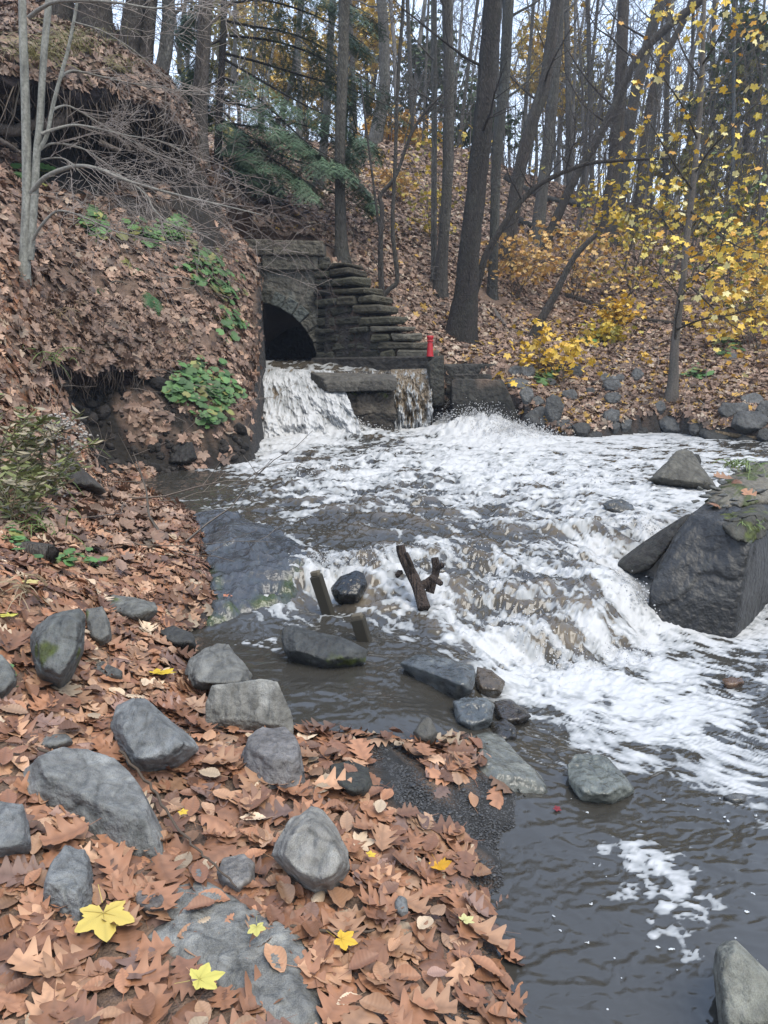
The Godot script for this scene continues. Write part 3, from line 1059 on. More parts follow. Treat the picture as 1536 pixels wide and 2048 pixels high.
func make_culvert() -> void:
	var zf := -15.4
	var o := thing("stone_culvert", "mossy dark stone culvert with an arched mouth and stepped side wall", "culvert", Vector3(-1.35, 1.6, zf))
	var org := o.position
	# the face of the headwall, an arch cut out of it
	var cx := P(509, 712, 15.4).x
	var cy := 1.78
	var r := 1.27
	var right := P(637, 700, 15.4).x
	var left := cx - 2.4
	var top := P(560, 513, 15.4).y
	var mb := MB.new()
	var arc := PackedVector2Array()
	for i in 33:
		var a := PI * i / 32.0
		arc.append(Vector2(cx + cos(a) * r, cy + sin(a) * r))
	var rim := PackedVector2Array()
	for i in 33:
		var q := arc[i] - Vector2(cx, cy)
		# reach out to the rectangle
		var k := 99.0
		if q.x > 0.001:
			k = minf(k, (right - cx) / q.x)
		if q.x < -0.001:
			k = minf(k, (left - cx) / q.x)
		if q.y > 0.001:
			k = minf(k, (top - cy) / q.y)
		rim.append(Vector2(cx, cy) + q * k)
	var nr := 12
	for i in 33:
		for j in nr:
			var p := arc[i].lerp(rim[i], float(j) / (nr - 1))
			var depth := nz.get_noise_2d(p.x * 3.0, p.y * 3.0) * 0.035 + nz.get_noise_2d(p.x * 9.0, p.y * 9.0) * 0.015
			# long shallow joints of the courses
			var course := absf(fposmod(p.y * 2.6 + 0.1 * nz.get_noise_2d(p.x, p.y), 1.0) - 0.5)
			depth -= 0.03 * smoothstep(0.08, 0.0, course)
			var damp := smoothstep(0.1, 0.5, nz.get_noise_2d(p.x * 1.1 + 5.0, p.y * 0.7))
			var col := lin(0.13, 0.125, 0.105).lerp(lin(0.045, 0.043, 0.034), damp).lerp(lin(0.19, 0.20, 0.18), smoothstep(0.2, 0.5, nz.get_noise_2d(p.x * 2.0 + 50.0, p.y * 2.0)) * 0.7)
			mb.vert(Vector3(p.x, p.y, zf + depth) - org, Vector3.BACK, col)
	for i in 32:
		for j in nr - 1:
			var k := i * nr + j
			mb.tri(k, k + 1, k + nr + 1)
			mb.tri(k, k + nr + 1, k + nr)
	# the thickness of the wall behind it
	mb.smooth()
	build("headwall", mb, M.stone, o)
	# arch stones round the mouth
	for i in 17:
		var a := PI * (i + 0.5) / 17.0
		var c := lin(0.075, 0.072, 0.06) * rng.randf_range(0.7, 1.5)
		if i > 3 and i < 7:
			c = lin(0.11, 0.125, 0.115) * rng.randf_range(0.7, 1.1)
		var bas := Basis(Vector3(-sin(a), cos(a), 0), Vector3(cos(a), sin(a), 0), Vector3(0, 0, -1))
		put("arch_stone", block_mesh(Vector3(PI * r / 17.0 - 0.012, 0.26, 0.4), 0.012, 0.01, c, bas), o, Vector3(cx + cos(a) * (r + 0.09), cy + sin(a) * (r + 0.09), zf - 0.15) - org)
	# the barrel of the tunnel and its dark end
	mb = MB.new()
	for j in 15:
		var z := zf - 0.35 - j * 0.65
		for i in 33:
			var p := arc[i]
			var inset := nz.get_noise_3d(p.x * 3.0, p.y * 3.0, z * 3.0) * 0.04
			var q := Vector2(cx, cy) + (p - Vector2(cx, cy)) * (1.0 + inset)
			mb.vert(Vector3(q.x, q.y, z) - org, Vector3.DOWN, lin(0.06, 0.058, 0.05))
	for j in 14:
		for i in 32:
			var k := j * 33 + i
			mb.tri(k, k + 34, k + 1)
			mb.tri(k, k + 33, k + 34)
	mb.smooth()
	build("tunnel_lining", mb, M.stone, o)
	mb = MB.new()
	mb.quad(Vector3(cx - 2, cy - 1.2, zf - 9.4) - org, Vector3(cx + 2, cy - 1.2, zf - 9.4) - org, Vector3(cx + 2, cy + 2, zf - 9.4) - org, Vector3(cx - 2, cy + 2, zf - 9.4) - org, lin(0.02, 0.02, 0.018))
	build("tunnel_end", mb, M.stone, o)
	# side walls under the springing
	for s in [-1.0, 1.0]:
		put("jamb", block_mesh(Vector3(0.5, 1.4, 9.0), 0.03, 0.02, lin(0.06, 0.058, 0.05)), o, Vector3(cx + s * (r + 0.24), cy - 0.7, zf - 4.7) - org)
	# string course and coping
	var y1 := P(560, 511, 15.4).y
	var y2 := P(560, 480, 15.4).y
	var x := left - 0.3
	while x < P(660, 500, 15.4).x - 0.1:
		var w := minf(rng.randf_range(0.7, 1.0), P(672, 500, 15.4).x - x)
		var c := lin(0.12, 0.11, 0.085) * rng.randf_range(0.6, 1.2)
		put("coping_stone", block_mesh(Vector3(w - 0.012, y2 - y1 - 0.02, 0.75), 0.02, 0.018, c), o, Vector3(x + w * 0.5, (y1 + y2) * 0.5 + 0.01 - 0.015 * (x + 4.0), zf - 0.22) - org)
		x += w
	x = left - 0.2
	while x < right + 0.1:
		var w := minf(rng.randf_range(0.8, 1.1), right + 0.25 - x)
		put("string_stone", block_mesh(Vector3(w - 0.012, 0.24, 0.6), 0.02, 0.015, lin(0.095, 0.088, 0.072) * rng.randf_range(0.7, 1.2)), o, Vector3(x + w * 0.5, y1 - 0.13 - 0.01 * (x + 4.0), zf - 0.2) - org)
		x += w
	# the stepped wing wall, course by course
	var c0 := P(634, 712, 15.35)
	var c1 := P(853, 716, 13.85)
	var along := (c1 - c0)
	along.y = 0.0
	var total := along.length()
	along = along.normalized()
	var out := Vector3(-along.z, 0, along.x)
	if out.z < 0.0:
		out = -out
	var bas := Basis(along, Vector3.UP, along.cross(Vector3.UP))
	# y px of each tread and x px of its nose, from the top
	var treads := [[523, 690], [534, 701], [550, 711], [571, 731], [587, 749], [607, 763], [628, 783], [650, 801], [664, 813], [683, 832], [698, 851], [722, 857]]
	for i in treads.size() - 1:
		var fr: float = (treads[i][1] - 634.0) / 219.0
		# depth along the slanting wall where this sight line meets it
		var d := 15.35
		for k in 400:
			d = 15.35 - 1.5 * k / 400.0
			var q := P(treads[i][1], treads[i][0], d)
			if total * k / 400.0 >= (q - c0).dot(along):
				break
		var nose := P(treads[i][1], treads[i][0], d)
		var y_top := nose.y
		var y_low := P(treads[i][1], treads[i + 1][0], d).y
		var reach := (nose - c0).dot(along)
		var s := -0.05
		var hgt := y_top - y_low
		while s < reach - 0.05:
			var w := rng.randf_range(0.34, 0.62)
			if reach - (s + w) < 0.3:
				w = reach - s
			var dark := rng.randf_range(0.5, 1.6)
			var c := lin(0.038, 0.038, 0.03) * dark
			if rng.randf() < 0.16:
				c = lin(0.11, 0.11, 0.1)
			if reach - s < 1.0:
				c = c.lerp(lin(0.13, 0.115, 0.075), 0.4)
			var step := rng.randf_range(-0.03, 0.05)
			var pos := c0 + along * (s + w * 0.5) - out * (0.28 - step)
			pos.y = (y_top + y_low) * 0.5
			put("wall_stone", block_mesh(Vector3(w - 0.03, hgt - 0.03, 0.6), 0.035, 0.025, c, bas), o, pos - org)
			s += w
		# fallen leaves lying on the tread
	# footing just above the race
	var pos := c0 + along * total * 0.5 - out * 0.2
	pos.y = 1.72
	put("footing", block_mesh(Vector3(total + 0.2, 0.5, 0.6), 0.03, 0.02, lin(0.05, 0.047, 0.04), bas), o, pos - org)
	# earth packed behind the steps is part of the ground; a thin marker-red post stands at the end
	var base := P(860, 713, 13.75)
	var red := thing("red_post", "small red flared post standing at the end of the stepped wall", "post", base)
	var prof := [[0.062, 0.0], [0.06, 0.02], [0.052, 0.12], [0.044, 0.24], [0.043, 0.245]]
	build("post_body", lathe(prof, 16, lin(0.42, 0.022, 0.028)), M.paint, red)
	build("post_collar", lathe([[0.043, 0.2455], [0.056, 0.252], [0.056, 0.275], [0.044, 0.282]], 16, lin(0.38, 0.02, 0.026)), M.paint, red)
	build("post_head", lathe([[0.042, 0.2825], [0.052, 0.30], [0.062, 0.335], [0.058, 0.352], [0.0, 0.356]], 16, lin(0.42, 0.022, 0.028)), M.paint, red)

func lathe(prof: Array, sides: int, col: Color) -> MB:
	var mb := MB.new()
	for q in prof:
		for k in sides:
			var a := TAU * k / sides
			mb.vert(Vector3(cos(a) * q[0], q[1], sin(a) * q[0]), Vector3.UP, col)
	for j in prof.size() - 1:
		for k in sides:
			var a := j * sides + k
			var b := j * sides + (k + 1) % sides
			mb.tri(a, b + sides, b)
			mb.tri(a, a + sides, b + sides)
	mb.smooth()
	return mb

# ---------------------------------------------------------------- hewn and broken solids: the hull of a few corners, then weathered
func hull_planes(pts: Array) -> Array:
	var c := Vector3.ZERO
	for p in pts:
		c += p
	c /= pts.size()
	var planes := []
	var n := pts.size()
	for i in n:
		for j in range(i + 1, n):
			for k in range(j + 1, n):
				var nn: Vector3 = (pts[j] - pts[i]).cross(pts[k] - pts[i])
				if nn.length() < 1e-6:
					continue
				nn = nn.normalized()
				var h: float = nn.dot(pts[i] - c)
				if h < 0.0:
					nn = -nn
					h = -h
				var ok := true
				for p in pts:
					if nn.dot(p - c) > h + 0.0015:
						ok = false
						break
				if ok:
					var dup := false
					for q in planes:
						if q[0].dot(nn) > 0.9995 and absf(q[1] - h) < 0.003:
							dup = true
							break
					if not dup:
						planes.append([nn, h])
	return [c, planes]

var ico := {}
func icosphere(level: int) -> MB:
	if ico.has(level):
		return ico[level]
	var mb := MB.new()
	var t := (1.0 + sqrt(5.0)) / 2.0
	for q in [[-1, t, 0], [1, t, 0], [-1, -t, 0], [1, -t, 0], [0, -1, t], [0, 1, t], [0, -1, -t], [0, 1, -t], [t, 0, -1], [t, 0, 1], [-t, 0, -1], [-t, 0, 1]]:
		var p := Vector3(q[0], q[1], q[2]).normalized()
		mb.vert(p, p)
	var f := [0, 11, 5, 0, 5, 1, 0, 1, 7, 0, 7, 10, 0, 10, 11, 1, 5, 9, 5, 11, 4, 11, 10, 2, 10, 7, 6, 7, 1, 8, 3, 9, 4, 3, 4, 2, 3, 2, 6, 3, 6, 8, 3, 8, 9, 4, 9, 5, 2, 4, 11, 6, 2, 10, 8, 6, 7, 9, 8, 1]
	for s in level:
		var mid := {}
		var g := []
		for i in range(0, f.size(), 3):
			var m := [0, 0, 0]
			for k in 3:
				var a: int = f[i + k]
				var b: int = f[i + (k + 1) % 3]
				var key := Vector2i(mini(a, b), maxi(a, b))
				if not mid.has(key):
					var p := (mb.v[a] + mb.v[b]).normalized()
					mid[key] = mb.vert(p, p)
				m[k] = mid[key]
			g.append_array([f[i], m[0], m[2], f[i + 1], m[1], m[0], f[i + 2], m[2], m[1], m[0], m[1], m[2]])
		f = g
	for i in range(0, f.size(), 3):
		mb.tri(f[i], f[i + 1], f[i + 2])
	ico[level] = mb
	return mb

func solid(pts: Array, level: int, amp: float, soft: float, col: Color, moss: float, sd: float, wet_y := -99.0, top_col := Color(0, 0, 0, 0)) -> Array:
	var hp := hull_planes(pts)
	var c: Vector3 = hp[0]
	var planes: Array = hp[1]
	var crack_share := 1.0 if amp > 0.04 else 0.4
	var src := icosphere(level)
	var mb := MB.new()
	mb.t = src.t.duplicate()
	var size := 0.0
	for p in pts:
		size = maxf(size, (p - c).length())
	for d in src.v:
		var r := 99.0
		var r2 := 99.0
		for q in planes:
			var k: float = q[0].dot(d)
			if k > 0.001:
				var e: float = q[1] / k
				if e < r:
					r2 = r
					r = e
				elif e < r2:
					r2 = e
		# rounded where two faces meet
		var gap := (r2 - r) / (soft * size + 0.0001)
		if gap < 1.0:
			r -= soft * size * 0.25 * (1.0 - gap) * (1.0 - gap)
		var p := d * r
		var w := c + p
		var n1 := nz.get_noise_3d(w.x / size * 1.4 + sd, w.y / size * 1.4, w.z / size * 1.4)
		var n2 := nz.get_noise_3d(w.x * 14.0 + sd, w.y * 14.0, w.z * 14.0)
		var chip := maxf(0.0, nz.get_noise_3d(w.x / size * 2.6 + sd + 40.0, w.y / size * 2.6, w.z / size * 2.6) - 0.12)
		var crack := smoothstep(0.05, 0.0, absf(nz.get_noise_3d(w.x / size * 1.1 + sd + 80.0, w.y / size * 1.1, w.z / size * 1.1))) * crack_share
		p *= 1.0 + amp * (0.6 * n1 + 0.16 * n2 - 1.5 * chip - 0.4 * crack)
		var cc := col * (1.0 + 0.35 * n1 + 0.3 * n2 - 0.3 * crack)
		# pale lichen and mud in patches
		var li := smoothstep(0.18, 0.42, nz.get_noise_3d(w.x * 5.0 + sd + 20.0, w.y * 5.0, w.z * 5.0))
		cc = cc.lerp(cc * 1.35 + lin(0.02, 0.02, 0.016), li * 0.6)
		cc.a = 1.0
		if top_col.a > 0.0:
			cc = cc.lerp(top_col, smoothstep(0.2, 0.7, p.y / size + 0.5 * n1) * 0.8)
		if moss > 0.0:
			var mm := smoothstep(0.62 - moss * 1.9, 0.78 - moss * 1.9, nz.get_noise_3d(w.x * 3.5 + sd, w.y * 3.5 + 3.0, w.z * 3.5) * 0.9 + 0.28 * p.y / size + 0.12 * n2)
			cc = cc.lerp(lin(0.06, 0.075, 0.015) * (1.0 + n2), mm)
		if w.y < wet_y:
			var wf := smoothstep(wet_y, wet_y - 0.06, w.y + n2 * 0.03)
			cc = cc.lerp(cc * 0.45, wf)
		cc.a = 1.0
		mb.vert(p, d, cc)
	mb.smooth()
	return [mb, c]

# a boulder from its outline, leaning back and bulging towards us
func boulder(called: String, label: String, sil: Array, d0: float, deep: float, col: Color, opt := {}) -> MeshInstance3D:
	var y0 := -1e9
	var y1 := 1e9
	var mid := Vector2.ZERO
	for q in sil:
		y0 = maxf(y0, q[1])
		y1 = minf(y1, q[1])
		mid += Vector2(q[0], q[1])
	mid /= sil.size()
	var grown := []
	for q in sil:
		grown.append([mid.x + (q[0] - mid.x) * 1.05, mid.y + (q[1] - mid.y) * 1.05])
	sil = grown
	var pts := []
	if opt.get("flush", false):
		for q in sil:
			var p := on_ground(q[0], q[1])
			if inside(p.x, p.z) > 0.0:
				p = on_water(q[0], q[1])
			pts.append(p + Vector3.UP * 0.015)
			pts.append(p + Vector3.DOWN * 0.2)
			var e := Vector2(q[0], q[1]).lerp(mid, 0.25)
			p = on_ground(e.x, e.y)
			if inside(p.x, p.z) > 0.0:
				p = on_water(e.x, e.y)
			pts.append(p + Vector3.UP * opt.get("rise", 0.05))
		var sf := solid(pts, opt.get("level", 5), opt.get("amp", 0.05), opt.get("soft", 0.16), col * (0.6 if opt.get("mat", "rock") == "rock" else 1.0), opt.get("moss", 0.0), mid.x * 0.37, opt.get("wet", -99.0), opt.get("top", Color(0, 0, 0, 0)))
		var of := build(called, sf[0], M[opt.get("mat", "rock")], self, sf[1])
		tag(of, label, opt.get("cat", "rock"), opt.get("group", ""))
		return of
	var lean: float = opt.get("lean", 0.55)
	for q in sil:
		var up: float = (y0 - q[1]) / maxf(1.0, y0 - y1)
		var d := d0 + deep * lean * up
		pts.append(P(q[0], q[1], d))
		var e := Vector2(q[0], q[1]).lerp(mid, 0.34)
		pts.append(P(e.x, e.y, d - deep * opt.get("bulge", 0.22)))
		e = Vector2(q[0], q[1]).lerp(mid, 0.3)
		pts.append(P(e.x, e.y, d + deep * (1.0 - lean * up * 0.5)) + Vector3.DOWN * 0.05)
	var sink: float = opt.get("sink", 0.06)
	for q in [[mid.x, y0]]:
		pts.append(P(q[0], q[1], d0 + deep * 0.4) + Vector3.DOWN * sink * 2.0)
	if opt.get("mat", "rock") == "rock" and not opt.has("group"):
		col = col * 0.62
	var s := solid(pts, opt.get("level", 4), opt.get("amp", 0.09), opt.get("soft", 0.16), col, opt.get("moss", 0.0), opt.get("seed", mid.x * 0.37), opt.get("wet", -99.0), opt.get("top", Color(0, 0, 0, 0)))
	var o := build(called, s[0], M[opt.get("mat", "rock")], self, s[1])
	tag(o, label, opt.get("cat", "rock"), opt.get("group", ""))
	return o

# ---------------------------------------------------------------- the broken weir
func slab(called: String, label: String, cat: String, pts: Array, col: Color, opt := {}) -> MeshInstance3D:
	var s := solid(pts, opt.get("level", 4), opt.get("amp", 0.03), opt.get("soft", 0.06), col, opt.get("moss", 0.0), opt.get("seed", 3.0), opt.get("wet", -99.0), opt.get("top", Color(0, 0, 0, 0)))
	var o := build(called, s[0], M[opt.get("mat", "concrete")], opt.get("in", self), s[1] - (opt.get("org", Vector3.ZERO) as Vector3))
	if label:
		tag(o, label, cat)
	return o

func prism(front: Array, d: float, deep: float) -> Array:
	var out := []
	for q in front:
		out.append(P(q[0], q[1], d + (q[2] if q.size() > 2 else 0.0)))
		out.append(P(q[0], q[1], d + (q[2] if q.size() > 2 else 0.0)) + Vector3(0, 0, -deep))
	return out

func make_weir() -> void:
	var org := P(730, 868, 13.0)
	var o := thing("broken_pier", "broken concrete pier with leafy cap slab standing in the middle of the falls", "concrete block", org)
	slab("cap_slab", "", "", [P(648, 766, 12.7), P(655, 785, 12.7), P(793, 782, 12.7), P(796, 764, 12.7), P(622, 744, 13.25), P(650, 764, 12.72), P(794, 757, 12.72), P(640, 748, 13.5), P(790, 748, 13.6), P(640, 762, 13.5), P(790, 762, 13.6), P(628, 758, 13.2)], lin(0.095, 0.088, 0.076), {"in": o, "org": org, "top": Color(0.16, 0.11, 0.08, 1.0), "seed": 8.0, "level": 5, "amp": 0.07})
	slab("slab_end", "", "", [P(620, 744, 13.2), P(648, 757, 12.78), P(622, 778, 13.2), P(655, 805, 12.8), P(664, 797, 12.9), P(664, 757, 13.3), P(640, 745, 13.5), P(645, 790, 13.5)], lin(0.045, 0.042, 0.036), {"in": o, "org": org, "seed": 5.0})
	slab("pier_body", "", "", [P(664, 784, 12.85), P(788, 784, 12.85), P(789, 874, 12.7), P(682, 862, 12.75), P(668, 812, 12.85), P(664, 784, 13.5), P(790, 784, 13.5), P(789, 880, 13.5), P(690, 870, 13.5)], lin(0.065, 0.054, 0.042), {"in": o, "org": org, "seed": 9.0, "moss": 0.1, "amp": 0.24, "soft": 0.02, "wet": 1.05, "level": 5})
	# weir wall to the right: its slanting end, the long wall behind and the stepped block in front
	slab("weir_wall", "dark concrete weir wall end with slanting top beside the red post", "wall", prism([[856, 728], [872, 714], [888, 709], [890, 812], [862, 812]], 13.1, 0.9), lin(0.05, 0.048, 0.04), {"seed": 12.0, "moss": 0.1, "amp": 0.02, "wet": 1.3})
	slab("retaining_wall", "long low dark concrete wall with a flat top behind the stepped block", "wall", prism([[888, 728, 0.0], [1016, 727, 0.1], [1016, 790, 0.1], [888, 815, 0.0]], 13.55, 0.35), lin(0.05, 0.048, 0.044), {"seed": 15.0, "amp": 0.015, "soft": 0.03, "wet": 1.4})
	org = P(950, 830, 12.9)
	o = thing("stepped_block", "dark stepped concrete block covered in leaf litter beside the white water", "concrete block", org)
	slab("lower_step", "", "", [P(902, 762, 12.9), P(912, 756, 12.9), P(1000, 760, 12.8), P(1020, 790, 12.7), P(1048, 862, 12.5), P(905, 835, 12.8), P(902, 762, 13.5), P(1010, 758, 13.5), P(1040, 870, 13.3), P(900, 850, 13.5)], lin(0.04, 0.038, 0.033), {"in": o, "org": org, "seed": 17.0, "amp": 0.05, "top": Color(0.16, 0.11, 0.08, 1.0), "wet": 1.25, "level": 5})
	slab("upper_step", "", "", [P(910, 748, 13.2), P(980, 748, 13.2), P(985, 765, 13.2), P(908, 765, 13.2), P(910, 748, 13.5), P(985, 750, 13.5)], lin(0.05, 0.046, 0.04), {"in": o, "org": org, "seed": 18.0, "top": Color(0.15, 0.105, 0.08, 1.0)})
	# the great tilted block at the right, and the slab that leans on it
	org = P(1400, 1285, 5.1)
	o = thing("tilted_block", "huge dark square-cut concrete block with mossy leaf-strewn top at the right edge", "concrete block", org)
	slab("block_body", "", "", [P(1381, 1026, 5.35), P(1503, 1088, 4.95), P(1466, 1292, 4.86), P(1300, 1256, 5.0), P(1294, 1180, 5.12), P(1319, 1126, 5.3), P(1351, 1063, 5.35), P(1440, 1040, 5.15),
		P(1560, 1050, 5.9), P(1600, 1060, 6.6), P(1575, 1210, 6.0), P(1510, 1290, 5.6), P(1456, 962, 6.25), P(1517, 920, 7.0), P(1600, 905, 7.2), P(1330, 1150, 6.0), P(1340, 1230, 5.9), P(1440, 1200, 6.9), P(1590, 1180, 7.2)], lin(0.03, 0.03, 0.03), {"in": o, "org": org, "seed": 23.0, "amp": 0.05, "soft": 0.04, "level": 6, "moss": 0.02, "wet": 0.25, "mat": "wet_block"})
	slab("mossy_crust", "mossy broken crust on the block's front corner", "", [P(1438, 1028, 5.32), P(1510, 1030, 5.15), P(1512, 1092, 5.0), P(1480, 1082, 4.98), P(1444, 1062, 5.1), P(1445, 1045, 5.12), P(1520, 1010, 5.6), P(1450, 1020, 5.6), P(1560, 1040, 5.5)], lin(0.05, 0.048, 0.038), {"in": o, "org": org, "seed": 24.0, "amp": 0.34, "soft": 0.02, "level": 5, "moss": 0.34, "mat": "rock"})
	slab("top_rubble", "leaf-strewn rubble bed on top of the block", "", [P(1385, 1020, 5.5), P(1440, 1020, 5.4), P(1520, 1005, 5.6), P(1590, 1010, 6.0), P(1600, 915, 7.0), P(1520, 913, 7.0), P(1452, 955, 6.35), P(1398, 1000, 5.75), P(1480, 960, 6.1), P(1560, 950, 6.4)], lin(0.15, 0.135, 0.105), {"in": o, "org": org, "seed": 26.0, "amp": 0.2, "soft": 0.02, "moss": 0.3, "mat": "rock", "level": 5})
	for q in [[1420, 1012, 5.55, .045], [1445, 1022, 5.35, .05], [1470, 1018, 5.3, .04], [1500, 1012, 5.5, .05], [1440, 975, 6.0, .05], [1470, 950, 6.4, .05], [1505, 935, 6.7, .06], [1525, 960, 6.3, .05], [1390, 1012, 5.6, .04], [1430, 985, 5.85, .06], [1412, 1000, 5.7, .07], [1448, 1002, 5.55, .06], [1490, 945, 6.4, .06], [1400, 985, 5.9, .05], [1465, 1010, 5.45, .05], [1520, 990, 5.8, .06]]:
		var p := P(q[0], q[1], q[2]) + Vector3.UP * 0.03
		var pts := []
		for k in 9:
			pts.append(p + Vector3(rng.randf_range(-1, 1), rng.randf_range(-0.4, 0.6), rng.randf_range(-1, 1)) * q[3])
		slab("stone_chip", "", "", pts, lin(0.12, 0.12, 0.11), {"in": o, "org": org, "level": 2, "amp": 0.08, "mat": "rock", "seed": q[0] * 1.0})
	slab("leaning_slab", "dark wet slab leaning against the left side of the huge block", "slab", [P(1232, 1132, 5.75), P(1240, 1118, 5.8), P(1290, 1080, 5.75), P(1375, 1026, 5.6), P(1386, 1030, 5.5), P(1355, 1065, 5.5), P(1318, 1122, 5.5), P(1300, 1140, 5.6), P(1262, 1150, 5.65), P(1240, 1125, 6.3), P(1300, 1075, 6.3), P(1380, 1028, 6.1), P(1300, 1135, 6.3)], lin(0.04, 0.037, 0.032), {"seed": 31.0, "amp": 0.06, "mat": "rock", "top": Color(0.1, 0.09, 0.07, 1.0)})
	slab("back_slab", "low dark slab in the foam just behind the leaning slab", "slab", [P(1288, 1028, 6.9), P(1368, 1028, 6.9), P(1375, 1060, 6.6), P(1305, 1062, 6.6), P(1288, 1030, 7.3), P(1380, 1026, 7.3), P(1290, 1075, 7.2), P(1380, 1075, 7.2)], lin(0.04, 0.038, 0.034), {"seed": 33.0, "amp": 0.06, "mat": "wet_rock"})
	slab("footing_slab", "low flat wet slab under the foot of the huge block", "slab", [P(1300, 1250, 5.15), P(1340, 1250, 5.0), P(1460, 1292, 4.8), P(1475, 1280, 4.95), P(1450, 1305, 4.7), P(1310, 1275, 4.95), P(1330, 1290, 5.4), P(1480, 1290, 5.4)], lin(0.04, 0.038, 0.034), {"seed": 35.0, "amp": 0.06, "mat": "wet_rock", "level": 3})

